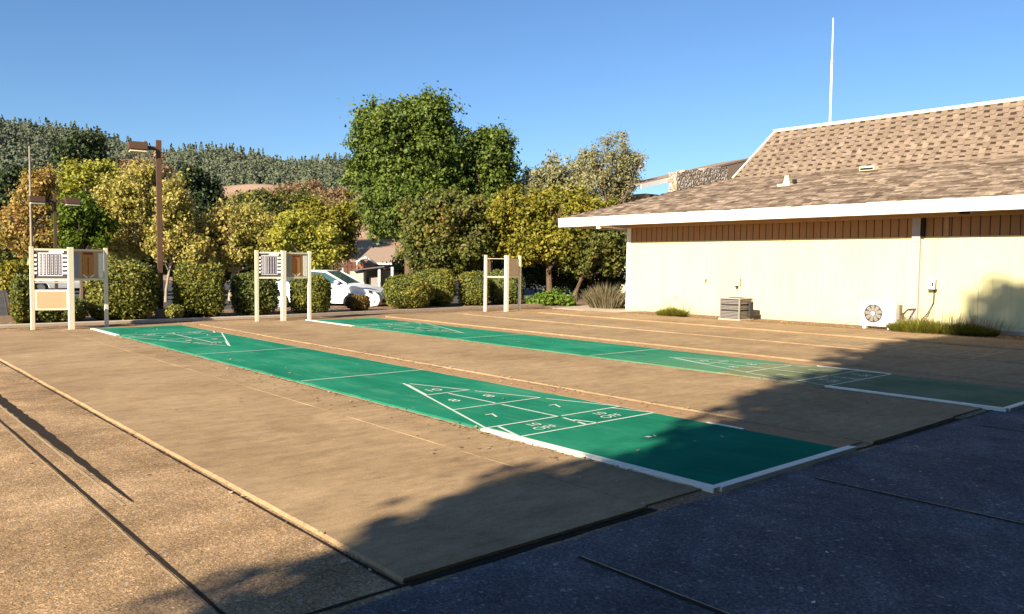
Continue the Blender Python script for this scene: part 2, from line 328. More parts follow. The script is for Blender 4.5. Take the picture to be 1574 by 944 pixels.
def branches(base, lobes, r0, per=4, seed=0, fork=.35):
    rn = random.Random(seed); b = Vector(base); mb = MB()
    cs = [Vector(c) for c, r in lobes]; mean = sum(cs, Vector())/len(cs); top = max(c[2]+r[2]*.6 for c, r in lobes)
    fz = fork*mean.z+.2; p1 = Vector((b.x+(mean.x-b.x)*.25, b.y+(mean.y-b.y)*.25, fz)); p2 = Vector((b.x+(mean.x-b.x)*.8, b.y+(mean.y-b.y)*.8, mean.z*.9)); p3 = Vector((mean.x, mean.y, top*.93))
    mb.tube([b+Vector((0, 0, -.1)), b+Vector((.03, .02, fz*.4)), p1, (p1+p2)/2+Vector((.08*r0*8, .05, 0)), p2, p3], [r0*1.25, r0, r0*.85, r0*.65, r0*.45, r0*.12], 8)
    for c, r in lobes:
        for k in range(per):
            d = Vector((rn.gauss(0, 1), rn.gauss(0, 1), rn.gauss(.3, .8))).normalized()
            e = Vector(c)+Vector((d.x*r[0], d.y*r[1], d.z*r[2]))*.95; s = p1.lerp(p2, rn.random())
            m = s.lerp(e, .5)+Vector((rn.uniform(-.2, .2), rn.uniform(-.2, .2), rn.uniform(-.1, .3)))*r[0]*.4
            mb.tube([s, m, e], [r0*.5, r0*.32, r0*.08], 5, False)
            for q in range(2):
                e2 = m.lerp(e, .5)+Vector((rn.uniform(-1, 1), rn.uniform(-1, 1), rn.uniform(-.2, .9)))*r[0]*.4
                mb.tube([m.lerp(e, rn.random()*.5), e2], [r0*.22, r0*.07], 4, False)
    return mb
def tree(name, label, cat, D, px, lobes_px, leaf, n, lm, group=None, clump=.35, bark='bark', r0=.16, depth=.9, inner=.2, cover=1, per=4, basepx=None):
    base = gp(basepx or px, D); root = empty(name, base); tag(root, label, cat, group)
    lobes = []
    for i, (cx, cy, rx, ry) in enumerate(lobes_px):
        mx, my = pxm(cx, D); off = ((i*7919) % 5-2)*.12*rx*mx
        c = at(cx, cy, D+off)-base; lobes.append(((c.x, c.y, c.z), (rx*mx, rx*mx*depth, ry*my)))
    rs = random.Random(int(px)*3+len(lobes_px)); main = list(lobes)
    for c, r in lobes_px and main:
        for q in range(4):
            d = Vector((rs.gauss(0, 1), rs.gauss(0, 1), rs.gauss(.25, 1))).normalized(); f = rs.uniform(.85, 1.08); k = rs.uniform(.16, .34)
            lobes.append(((c[0]+d.x*r[0]*f, c[1]+d.y*r[1]*f, c[2]+d.z*r[2]*f), (r[0]*k, r[1]*k, r[2]*k*rs.uniform(.8, 1.5))))
    P, O = crown_pts(lobes, n, clump, inner, cover=cover, rough=1.15); P = P[P[:, 2] > .15] if True else P; O = O[:len(P)]
    V, f = leaf_geo(P, leaf, O); link('crown', mesh_np('crown', V, f), L[lm], root)
    branches((0, 0, 0), main, r0, per, seed=int(px)).build('trunk', M[bark], root)
    return root
def hedge(name, label, cat, px0, px1, pytop, D, lm, group, depth=1.3, shape=4.0, leaf=.075, n=5200, kbot=0.03):
    """clipped shrub: superellipsoid body whose leaves are a bumpy shell over a dark twiggy core"""
    cx = (px0+px1)/2; D = D_at(cx, D); mx, my = pxm(cx, D); b = gp(cx, D); H = at(cx, pytop, D).z; w = (px1-px0)/2*mx
    root = empty(name, b, -YAW-math.atan((cx-787)/F_PX)); tag(root, label, cat, group)
    r = np.array([w, depth/2, (H-kbot)/2]); c = np.array([0, 0, kbot+r[2]])
    d = unit(n); s = (np.abs(d)**shape).sum(1)**(-1/shape)
    lum = 1+.05*np.sin(d[:, 0]*7+cx)+.05*np.cos(d[:, 2]*6+d[:, 1]*5+cx*.3)+.035*rng.normal(size=n)
    P = c+d*s[:, None]*r*(lum*rng.uniform(.86, 1.0, n))[:, None]; P[:, 2] = np.maximum(P[:, 2], .03)
    V, f = leaf_geo(P, leaf, d, .45); link('foliage', mesh_np('foliage', V, f), L[lm], root)
    mb = MB(); rn = random.Random(int(cx))
    for k in range(26):
        e = Vector((rn.uniform(-.8, .8)*w, rn.uniform(-.4, .4)*depth, H*rn.uniform(.5, .9)))
        mb.tube([(rn.uniform(-.3, .3)*w, 0, -.05), (e.x*.6, e.y*.5, e.z*.45), e], [.03, .02, .008], 5, False)
    mb.build('stem', M['bark'], root)
    K = MB(); nu, nv = 14, 9
    for i in range(nu):
        for j in range(nv):
            q = []
            for (a, e) in ((i, j), (i+1, j), (i+1, j+1), (i, j+1)):
                u = 2*math.pi*a/nu; v = -math.pi/2+math.pi*e/nv; dd = np.array([math.cos(u)*math.cos(v), math.sin(u)*math.cos(v), math.sin(v)])
                ss = (np.abs(dd)**shape).sum()**(-1/shape); q.append(tuple(c+dd*ss*r*.8))
            K.poly(q)
    K.build('inner_twigs', L['hedgeg'], root)
    return root
def blades(name, label, cat, loc, rad, h, n, lm, group=None, spread=.5, width=.008, sx=1.0):
    root = empty(name, loc); tag(root, label, cat, group)
    a = rng.uniform(0, 2*math.pi, n); rr = rad*np.sqrt(rng.random(n)); P = np.stack([rr*np.cos(a)*.8, rr*np.sin(a)*sx, np.zeros(n)], 1)
    tilt = (rr/rad)*spread+rng.normal(size=n)*.14; hh = h*rng.uniform(.55, 1.05, n)*(1-.35*(rr/rad))
    dx = np.stack([np.cos(a)*np.sin(tilt), np.sin(a)*np.sin(tilt), np.cos(tilt)], 1); side = unit(n)*np.array([1, 1, .1]); side /= np.linalg.norm(side, axis=1)[:, None]
    w = width*rng.uniform(.7, 1.4, n)[:, None]; mid = P+dx*hh[:, None]*.55; tip = P+dx*hh[:, None]+np.stack([np.cos(a), np.sin(a), -.4*np.ones(n)], 1)*(hh*.18*rng.random(n))[:, None]
    V = np.stack([P-side*w, mid-side*w*.8, tip, mid+side*w*.8, P+side*w], 1).reshape(-1, 3); i = np.arange(n)*5
    q = np.stack([i, i+1, i+3, i+4], 1); t3 = np.stack([i+1, i+2, i+3], 1)
    link('blades', mesh_np('blades', V, q, t3), L[lm], root); return root

# ------------------------------------------------------------------ the ground
def sheet(name, m, x0, y0, x1, y1, z):
    o = MB(); o.poly([(x0, y0, z), (x1, y0, z), (x1, y1, z), (x0, y1, z)]); return tag(o.build(name, m), kind='structure')
sheet('ground', M['dry'], -2500, -2500, 2500, 2500, -.26)
sheet('parking_lot', M['asphalt'], -60, 21.62, 60, 62, -.2)
KY = lambda x: 17.15 if x < 5 else 17.15+(x-5)*.105
pb = MB(); pb.box((-45, 17.0, -.3), (14.9, 21.6, .012)); tag(pb.build('planting_bed', M['mulch']), kind='structure')
pb = MB(); pb.box((14.9, 17.6, -.3), (60, 21.59, .014)); tag(pb.build('planting_bed', M['mulch']), kind='structure')
# base pad, cut into bays by tooled joints
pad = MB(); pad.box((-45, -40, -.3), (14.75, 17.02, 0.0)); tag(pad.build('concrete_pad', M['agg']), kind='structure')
wk = MB(); wk.box((14.9, 14.0, -.3), (45, 17.59, .006)); tag(wk.build('walkway', M['kerb']), kind='structure')
db = MB(); db.box((14.752, -20, -.05), (16.34, 13.99, .004)); tag(db.build('soil_strip', M['mulch']), kind='structure')
kb = MB(); kb.ext([(KY(-45)-.0, 0)]*0 or [(17.15, -.04), (17.29, -.04), (17.29, .085), (17.17, .085), (17.15, .07)], 'x', -45, 5.0)
tag(kb.build('kerb', M['kerb']), kind='structure')
kb = MB(); n0 = 0
u = Vector((13, 1.365, 0)); kb.obox((5.0, 17.15, -.04), u, (0, .14, 0), (0, 0, .125)); tag(kb.build('kerb', M['kerb']), kind='structure')
# raised walkway slabs beside the courts, broken at joints
def slab(x0, y0, x1, y1, zt=.020, m='slab', name='walkway_slab'):
    nseg = max(2, int((y1-y0)/.25)); mb = MB(); rn = random.Random(int(x0*100)+5)
    L_ = [(x0+rn.uniform(-.006, .006), y0+(y1-y0)*i/nseg) for i in range(nseg+1)]
    R_ = [(x1+rn.uniform(-.006, .006), y0+(y1-y0)*i/nseg) for i in range(nseg+1)]
    for i in range(nseg):
        a, b, c, d = L_[i], R_[i], R_[i+1], L_[i+1]; e = .012
        mb.poly([(a[0]+e, a[1], zt), (b[0]-e, b[1], zt), (c[0]-e, c[1], zt), (d[0]+e, d[1], zt)])
        mb.poly([(a[0], a[1], zt-.012), (a[0]+e, a[1], zt), (d[0]+e, d[1], zt), (d[0], d[1], zt-.012)])
        mb.poly([(a[0], a[1], -.03), (a[0], a[1], zt-.012), (d[0], d[1], zt-.012), (d[0], d[1], -.03)])
        mb.poly([(b[0]-e, b[1], zt), (b[0], b[1], zt-.012), (c[0], c[1], zt-.012), (c[0]-e, c[1], zt)])
        mb.poly([(b[0], b[1], zt-.012), (b[0], b[1], -.03), (c[0], c[1], -.03), (c[0], c[1], zt-.012)])
    mb.poly([(x0, y0, -.03), (x1, y0, -.03), (x1, y0, zt), (x0, y0, zt)]); mb.poly([(x0, y1, -.03), (x0, y1, zt), (x1, y1, zt), (x1, y1, -.03)])
    return tag(mb.build(name, M[m]), kind='structure')
slab(-2.5, 0, -.69, 15.95); slab(2.30, -.04, 4.12, 16.0); slab(7.45, -.1, 9.2, 16.0, .03); slab(12.5, -.2, 14.3, 15.2, .03)
slab(9.205, -.1, 9.98, 15.9, .012); slab(4.125, 0, 4.98, 15.9, .012)
slab(-.685, .04, -.075, 15.9, .012, 'slab', 'gutter'); slab(1.87, .04, 2.26, 15.9, .010, 'gutter', 'gutter'); slab(6.90, .0, 7.41, 15.9, .010, 'gutter', 'gutter')
slab(10.06, -.1, 11.94, 15.85, .018, 'slab', 'walkway_slab'); slab(12.0, -.1, 12.44, 15.8, .01, 'gutter', 'gutter')
slab(14.34, -2, 14.70, 15.2, .02)
# joints: ragged dirt-filled lines
def joint(p0, p1, w, m='crack', z=.004, jit=.22, name='joint', taper=None):
    p0, p1 = Vector((*p0, z)), Vector((*p1, z)); d = p1-p0; n = max(3, int(d.length/.12)); t = d.normalized(); s = Vector((-t.y, t.x, 0)); rn = random.Random(int(p0.x*91+p1.y*37)); mb = MB(); prev = None
    for i in range(n+1):
        c = p0+d*i/n; ww = w*(1+rn.uniform(-jit, jit)); ww *= (taper(i/n) if taper else 1); wob = rn.uniform(-jit, jit)*.5+(wob if i else 0)*.7; c = c+s*wob*min(w, .03)*.6
        cur = (c-s*ww/2, c+s*ww/2)
        if prev: mb.poly([prev[0], cur[0], cur[1], prev[1]])
        prev = cur
    return tag(mb.build(name, M[m]), kind='structure')
joint((-3.10, 2.15), (-3.08, 16.5), .095, taper=lambda f: min(1, .15+f*5)); joint((-3.165, 2.1), (-3.15, 16.5), .02, 'edge')
joint((-3.28, -8), (-3.30, 16.5), .022); joint((-3.305, -8), (-3.325, 16.5), .012, 'edge')
joint((-2.535, -.02), (-2.535, 16), .02, 'crack')
joint((-45, -.05), (-2.5, -.03), .022); joint((-2.5, -.035), (-.66, -.03), .055); joint((2.26, -.075), (4.15, -.075), .05); joint((1.9, -.06), (2.3, -.07), .03)
for x in (-1.62, .82, 3.95, 7.2, 10.0): joint((x, -12), (x, -.3), .024); joint((x+.02, -12), (x+.02, -.3), .010, 'edge')
joint((-9.5, 2.9), (-4.0, 3.5), .008, jit=.9); joint((-2.4, 7.3), (-.7, 6.6), .005, z=.0285, jit=.9); joint((2.4, 5.1), (4.1, 5.6), .005, z=.0285, jit=.9)
joint((-45, -2.7), (14.5, -2.6), .016); joint((4.2, -.1), (14.6, -.15), .02)
joint((14.42, -2), (14.32, 4.9), .05, 'crack', .0245)  # joint line with the shadow along it painted in dark
for x, z in ((2.31, .0), (7.44, .0), (12.49, .0), (14.32, .0)):
    if z > .02: continue
    joint((x-.045, .2), (x-.045, 15.8), .024, 'edge', z+.0135, .5)  # pale strips painting the sunlit left edges of the raised slabs
joint((-.07, .1), (-.07, 15.9), .035, 'edge', .0165, .6); joint((1.875, 1.2), (1.875, 15.9), .03, 'edge', .0145, .6)
joint((4.97, .1), (4.97, 15.9), .035, 'edge', .0165, .6); joint((6.92, .1), (6.92, 15.9), .045, 'edge', .0145, .6)

# ------------------------------------------------------------------ courts
FT = .3048
def strip(mb, a, b, w, z):
    a = Vector((*a, z)); b = Vector((*b, z)); t = (b-a).normalized(); s = Vector((-t.y, t.x, 0))*w/2
    mb.poly([a-s, b-s, b+s, a+s])
def text_mesh(txt, size, loc, rot, m, parent, name='number', ext=0.0):
    cu = bpy.data.curves.new(name, 'FONT'); cu.body = txt; cu.size = size; cu.align_x = 'CENTER'; cu.align_y = 'CENTER'; cu.offset = .004*size; cu.extrude = ext; cu.resolution_u = 3
    o = bpy.data.objects.new('tmp', cu); col.objects.link(o); dg = bpy.context.evaluated_depsgraph_get(); dg.update()
    me = bpy.data.meshes.new_from_object(o.evaluated_get(dg)); bpy.data.objects.remove(o); bpy.data.curves.remove(cu)
    me.materials.clear(); r = link(name, me, m, parent); r.location = loc; r.rotation_euler = rot; return r
def court(x0, y0, label, green, lm, lw=.029):
    root = empty('shuffleboard_court', (x0, y0, 0)); tag(root, label, 'court', 'shuffleboard courts side by side')
    W = 6*FT; LEN = 52*FT; Z = .022
    if green:
        mb = MB(); mb.box((0, 0, -.03), (W, LEN, Z)); mb.build('playing_surface', M[green], root)
    for end in (0, 1):
        T = (lambda x, y: (x*FT, y*FT)) if not end else (lambda x, y: ((6-x)*FT, (52-y)*FT))
        mb = MB(); zl = Z+.004
        segs = [((3, 17), (0, 8)), ((2.93, 16.6), (2.06, 14.0)), ((3.12, 16.7), (4.05, 13.95)), ((4.1, 13.7), (5.05, 11.0)), ((5.08, 10.75), (6, 8.1)), ((0, 8), (3.0, 8)), ((3.15, 8), (6, 8)),
                ((2.0, 14), (3.0, 14)), ((3.0, 14), (4.0, 14)), ((2.95, 13.85), (3.0, 11.15)), ((1.0, 11), (3.0, 11)), ((3.0, 11), (5.0, 11)), ((3, 10.8), (3, 8)), ((.45, 7.95), (0, 6.5)), ((5.55, 7.95), (5.97, 6.55)),
                ((0, 6.5), (6, 6.5)), ((2.98, 7.75), (2.88, 7.1)), ((2.85, 6.95), (2.75, 6.5)), ((3.02, 7.3), (3.25, 6.5))]
        for i, (a, b) in enumerate(segs): strip(mb, T(*a), T(*b), lw*random.uniform(.85, 1.1), zl+(i % 3)*.0008)
        mb.build('scoring_diagram', lm, root)
        mb = MB(); strip(mb, T(0, 20), T(6, 20), lw, zl); mb.build('dead_line', lm, root)
        rz = math.pi if end else 0
        for txt, x, y in (('10', 2.9, 14.75), ('8', 2.15, 12.4), ('8', 3.75, 12.4), ('7', 1.45, 9.35), ('7', 4.3, 9.35), ('10\nOFF', 1.45, 7.2), ('10\nOFF', 4.4, 7.2)):
            q = T(x, y); text_mesh(txt, .23 if 'O' not in txt else .16, (q[0], q[1], zl+.003), (0, 0, rz), lm, root)
    return root, W, LEN
c1, W, LEN = court(0, 0, 'bright green shuffleboard court nearest the camera, with crisp white triangle and numbers', 'green', M['line'])
b = MB(); b.box((-.075, -.055, -.02), (-.004, 2.42, .034)); b.build('white_border_strip', M['wline'], c1)
b = MB(); b.box((-.003, -.075, -.02), (W+.09, -.004, .034)); b.build('white_border_strip', M['wline'], c1)
b = MB(); b.box((-.085, 13.95, -.02), (-.008, LEN, .034)); b.build('white_border_strip', M['wline'], c1)
b = MB(); b.box((W+.004, .95, .012), (W+.04, 1.35, .028)); b.build('white_border_strip', M['wline'], c1)
b = MB(); strip(b, (2.80*FT, 4.2*FT), (3.0*FT, 4.2*FT), .05, .027); strip(b, (3.1*FT, 4.1*FT), (3.2*FT, 4.25*FT), .02, .0275); b.build('paint_mark', M['line'], c1)
c2, W, LEN = court(5.05, -.18, 'farther green shuffleboard court, its near end worn to olive and tan', 'green_worn', mat_line('worn_line_paint', (.62, .68, .56), .6))
b = MB(); b.box((-.075, -.055, -.02), (-.004, 1.98, .034)); b.build('white_border_strip', M['wline'], c2)
b = MB(); b.box((-.003, -.075, -.02), (W+.07, -.004, .034)); b.build('white_border_strip', M['wline'], c2)
b = MB(); b.box((-.09, 13.7, -.02), (-.008, LEN+.2, .034)); b.build('white_border_strip', M['wline'], c2)
b = MB(); b.box((W+.004, 2.0, .012), (W+.05, 3.1, .028)); b.build('white_border_strip', M['wline'], c2)
c3, W, LEN = court(10.08, -.1, 'unpainted old shuffleboard court by the building with barely visible line traces', None, M['old'], .03)

# ------------------------------------------------------------------ litter
def litter(name, pts, s0, s1, m='litter', lab=None):
    P = np.array(pts); n = len(P); V, f = leaf_geo(P, 1, np.tile([0, 0, 1.0], (n, 1)), .8); s = rng.uniform(s0, s1, n)
    V = (V.reshape(n, 4, 3)-P[:, None])*s[:, None, None]+P[:, None]+np.array([0, 0, .25])*s[:, None, None]*.5
    return tag(link(name, mesh_np(name, V.reshape(-1, 3), f), L[m]), lab, 'leaf litter', None, 'stuff')
pts = []
def along(x, y0, y1, n, w, z):
    for _ in range(n): pts.append((random.gauss(x, w), random.uniform(y0, y1), z))
along(-.12, .3, 15.9, 620, .05, .02); along(-.38, .3, 15.9, 420, .16, .016); along(2.12, 1, 15.9, 600, .10, .016); along(4.92, .5, 15.9, 480, .06, .018); along(7.05, .3, 15.9, 420, .08, .016)
along(2.30, .5, 15.9, 300, .03, .036); along(-2.56, .2, 16, 150, .03, .01); along(9.3, 0, 15.9, 200, .08, .018); along(12.3, 0, 15.9, 260, .12, .015)
for _ in range(1100): pts.append((random.uniform(-4, 15), random.gauss(16.85, .18), .008))
for _ in range(700): pts.append((random.uniform(-4.5, 14), random.uniform(-2.6, 16), .038))
litter('fallen_leaves', pts, .012, .045, 'litter', 'small dry leaf crumbs scattered along the court edges and kerb')
pts = [g_ for g_ in [(random.uniform(-4, 6), random.uniform(-2.9, -.2), .006) for _ in range(60)]]
litter('white_flecks', pts, .012, .03, 'fleck', 'tiny pale flecks on the dark shaded pavement')
pts = [(random.gauss(15.35, .35), random.uniform(0, 14), .012) for _ in range(2600)]
litter('fallen_leaves', pts, .02, .06, 'litter', 'dry brown leaves on the soil strip along the building wall')
pts = [(random.uniform(-40, 14), random.uniform(17.4, 21), .02) for _ in range(4200)]
litter('fallen_leaves', pts, .03, .09, 'litter', 'dry fallen leaves covering the planting bed under the hedges')

# ------------------------------------------------------------------ scoreboards
def post(mb, p, h, w=.045): mb.box((p[0]-w, p[1]-w, -.02), (p[0]+w, p[1]+w, h))
def bay(root, A, B, z0, z1, kind):
    """one panel bay between posts A and B (x,y); built along A->B"""
    A = Vector((*A, 0)); B = Vector((*B, 0)); d = B-A; ln = d.length; t = d/ln; nrm = Vector((t.y, -t.x, 0))      # nrm faces the camera side (-y)
    m0, m1 = .05, ln-.05
    def bx(mb, u0, u1, w0, w1, f, th=.01): mb.obox(A+t*u0+nrm*f+Vector((0, 0, w0)), t*(u1-u0), nrm*th, (0, 0, w1-w0))
    H = z1-z0
    rail = MB(); bx(rail, m0, m1, z0-.045, z0-.002, -.02, .04); rail.build('rail', M['cream'], root)
    if kind in ('score', 'dial'):
        rail = MB(); bx(rail, m0, m1, z1+.002, z1+.04, -.015, .03); rail.build('rail', M['cream'], root)
    if kind == 'score':
        p = MB(); bx(p, m0, m1, z0, z1, -.012, .012); bp = p.build('score_panel', M['navy'], root)
        s = MB(); bx(s, m0+.10*ln, m1-.14*ln, z0+.09*H, z1-.07*H, .001, .004)
        s.build('printed_sheet', M['sheet'], bp)
        u0, u1 = m0+.12*ln, m1-.16*ln
        for k in range(6): 
            g = MB(); uu = u0+(u1-u0)*(k+.5)/6; bx(g, uu-.020*(1 if k < 2 else 1.5), uu+.020*(1 if k < 2 else 1.5), z0+.13*H, z1-.12*H, .0055, .002)
            sc_ = g.build('score_column', M['navy'], bp); g = MB()
            for r in range(13):
                zz = z0+H*(.17+.70*r/13); bx(g, uu-.012, uu+.012, zz, zz+.02, .008, .002)
            g.build('numeral_row', M['sheet'], bp)
        for k in range(5):
            zz = z0+H*(.16+.155*k)
            for q0, q1 in ((m0+.005, m0+.05), (m1-.10, m1-.01)):
                g = MB(); bx(g, q0, q1, zz, zz+.048, .002, .02); g.build('score_peg', M['white'], bp)
        tp = MB(); bx(tp, m0+.38*ln, m1-.1*ln, z1-.045, z1-.003, .006, .006); tp.build('title_strip', M['white'], bp)
    elif kind == 'dial':
        p = MB(); bx(p, m0, m1, z0, z1, -.012, .012); bp = p.build('score_panel', M['beige'], root)
        s = MB(); bx(s, m0+.03, m0+.17*ln, z0+.03, z1-.05, .001, .006); s.build('side_strip', M['slate'], bp)
        s = MB(); bx(s, m1-.16*ln, m1-.02, z0+.01, z1-.04, .001, .006); s.build('side_strip', M['white'], bp)
        s = MB(); bx(s, m0+.27*ln, m1-.30*ln, z0+.05, z1-.02, .001, .008); s.build('number_board', M['orange'], bp)
        s = MB(); bx(s, m0+.29*ln, m1-.32*ln, z1-.075, z1-.03, .010, .003); s.build('title_strip', M['red'], bp)
        mid = (m0+.27*ln+m1-.30*ln)/2
        for k in range(9):
            s = MB(); zz = z0+.10+(H-.22)*k/9; bx(s, mid-.016, mid+.016, zz, zz+.028, .010, .002); s.build('numeral', M['red'], bp)
        w0 = m0+.27*ln; w1 = m1-.30*ln
        for sgn, e in ((1, w0), (-1, w1)):
            s = MB(); s.obox(A+t*e+nrm*.014+Vector((0, 0, z0+.10)), t*sgn*.10+Vector((0, 0, -.07)), nrm*.004, Vector((0, 0, -.03))); s.build('corner_clip', M['white'], bp)
    elif kind == 'plain':
        p = MB(); bx(p, m0, m1, z0, z1, -.012, .014); p.build('blank_panel', M['palebeige'], root)
    elif kind == 'open':
        rail = MB(); bx(rail, m0, m1, z1-.02, z1-.003, -.01, .02); rail.build('rail', M['cream'], root)
def scoreboard(posts, bays, label, h, z0=1.10, z1=1.70):
    root = empty('scoreboard', (posts[1][0], posts[1][1], 0)); tag(root, label, 'scoreboard', 'wooden scoreboards at the far end of the courts')
    loc = [(p[0]-posts[1][0], p[1]-posts[1][1]) for p in posts]
    for i, p in enumerate(loc):
        mb = MB(); w = .055 if i == 1 else .038; post(mb, p, h, w); mb.build('post', M['cream'], root, .004)
    bay(root, loc[0], loc[1], z0, z1, bays[0]); bay(root, loc[1], loc[2], z0, z1, bays[1]); return root, loc
r1, lc = scoreboard([(-1.05, 16.5), (-.36, 16.25), (.43, 16.6)], ('score', 'dial'), 'leftmost cream scoreboard, with a beige panel below its dark score sheet', 1.78)
A = Vector((*lc[0], 0)); B = Vector((*lc[1], 0)); t = (B-A).normalized(); nr = Vector((t.y, -t.x, 0))
p = MB(); p.obox(A+t*.045-nr*.02+Vector((0, 0, .42)), t*((B-A).length-.10), nr*.04, (0, 0, .44)); fr = p.build('lower_panel_frame', M['cream'], r1)
p = MB(); p.obox(A+t*.085+nr*.021+Vector((0, 0, .46)), t*((B-A).length-.18), nr*.006, (0, 0, .36)); p.build('lower_panel', M['beige'], fr)
p = MB(); p.obox(A+t*.045-nr*.01+Vector((0, 0, 1.0)), t*((B-A).length-.10), nr*.025, (0, 0, .035)); p.build('rail', M['grey'], r1)
scoreboard([(3.88, 16.36), (4.53, 16.22), (5.3, 16.31)], ('score', 'dial'), 'middle cream scoreboard without lower panel, behind the end of the farther green court', 1.80, 1.13, 1.72)
scoreboard([(11.55, 16.61), (12.2, 16.34), (12.95, 16.55)], ('open', 'plain'), 'rightmost scoreboard, left bay empty and right bay a blank beige panel', 1.80, 1.13, 1.70)

# ------------------------------------------------------------------ main building
BX, BY, BE = 16.3, 14.76, -14.0           # front wall plane, left corner, far right end
bld = empty('hall_building', (BX, BY, 0)); tag(bld, 'cream sided hall with brown shingle roof and white fascia', 'building')
def Bp(mb, name, m, parent=bld, bevel=0):
    o = mb.build(name, M[m], parent, bevel, off=(BX, BY, 0) if parent is bld else (BX, BY, 0)); return o
w = MB(); w.box((BX, BE, -.02), (BX+14, BY, 2.93)); wall = Bp(w, 'wall', 'siding')
w = MB(); w.box((BX-.014, BE, 2.31), (BX-.002, BY-.1, 2.79)); Bp(w, 'frieze_panel', 'frieze')
w = MB(); w.box((BX-.025, BE, -.02), (BX-.002, BY-.1, .09)); Bp(w, 'foundation', 'kerb')
w = MB(); w.box((BX-.012, BY-.10, .0), (BX-.003, BY, 2.86)); w.box((BX-.03, BY-.06, 0), (BX-.013, BY+.07, 2.86)); Bp(w, 'corner_board', 'white')
for i, yy in enumerate((13.3, 11.1, 9.0, 3.9)):
    w = MB(); w.box((BX-.006, yy-.006, .1), (BX-.002, yy+.006, 2.305)); Bp(w, 'panel_seam', 'grey')
w = MB(); w.box((BX-.10, 5.24, .0), (BX-.002, 5.44, 2.84)); w.box((BX-.11, 5.23, 2.2), (BX-.10, 5.45, 2.24)); Bp(w, 'pilaster', 'grey')
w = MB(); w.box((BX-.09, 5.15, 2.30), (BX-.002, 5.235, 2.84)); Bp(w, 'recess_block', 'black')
w = MB(); w.box((BX-.05, 4.60, 2.30), (BX-.002, 4.70, 2.84)); Bp(w, 'soffit_post', 'soffit')
FX, FY = 15.2, 17.07                        # eave line and left eave end
w = MB(); w.box((FX+.03, BE-1, 2.87), (BX+14, FY-.03, 2.895)); Bp(w, 'soffit', 'soffit')
w = MB(); w.box((BX-.16, BE, 2.78), (BX-.02, BY, 2.868)); Bp(w, 'eave_moulding', 'soffit')
w = MB(); w.box((FX, BE-1, 2.835), (FX+.028, FY, 3.13)); w.box((FX+.0285, FY-.028, 2.835), (BX+14, FY, 3.13)); Bp(w, 'fascia', 'white')
w = MB(); w.box((FX-.012, BE-1, 3.09), (FX-.001, FY, 3.14)); Bp(w, 'drip_edge', 'white')
w = MB(); w.box((FX+.05, 15.15, 2.74), (FX+.13, 15.3, 2.868)); w.obox((FX+.12, 15.2, 2.80), (1.05, -.25, -.07), (0, .05, 0), (0, 0, .05)); Bp(w, 'beam_end', 'white')
w = MB(); w.box((FX+.5, 4.0, 2.81), (FX+.66, 4.18, 2.868)); Bp(w, 'soffit_light', 'black')
# roof: low front slope with a hip at the left, steep tabbed slope above it
zE, xB, zB, yB = 3.13, 19.2, 4.49, 12.65
xT, zT, yT = 20.25, 6.12, 11.7
rf = MB(); rf.poly([(FX, BE-1, zE), (xB, BE-1, zB), (xB, FY-4.0, zB), (FX, FY, zE)]); rf.poly([(FX, FY, zE), (xB, FY-4.0, zB), (BX+14, FY-4.0, zB), (BX+14, FY, zE)])
rf.poly([(xB, BE-1, zB), (xT, BE-1, zT), (xT, yT, zT), (xB, yB, zB)]); rf.poly([(xB, yB, zB), (xT, yT, zT), (BX+14, yT, zT), (BX+14, yB, zB)]); rf.poly([(xT, BE-1, zT), (BX+14, BE-1, zT), (BX+14, yT, zT), (xT, yT, zT)])
rf.poly([(xB, yB-.1, zB), (BX+14, yB-.1, zB), (BX+14, FY-4, zB), (xB, FY-4, zB)])
roof = Bp(rf, 'roof', 'underlay')
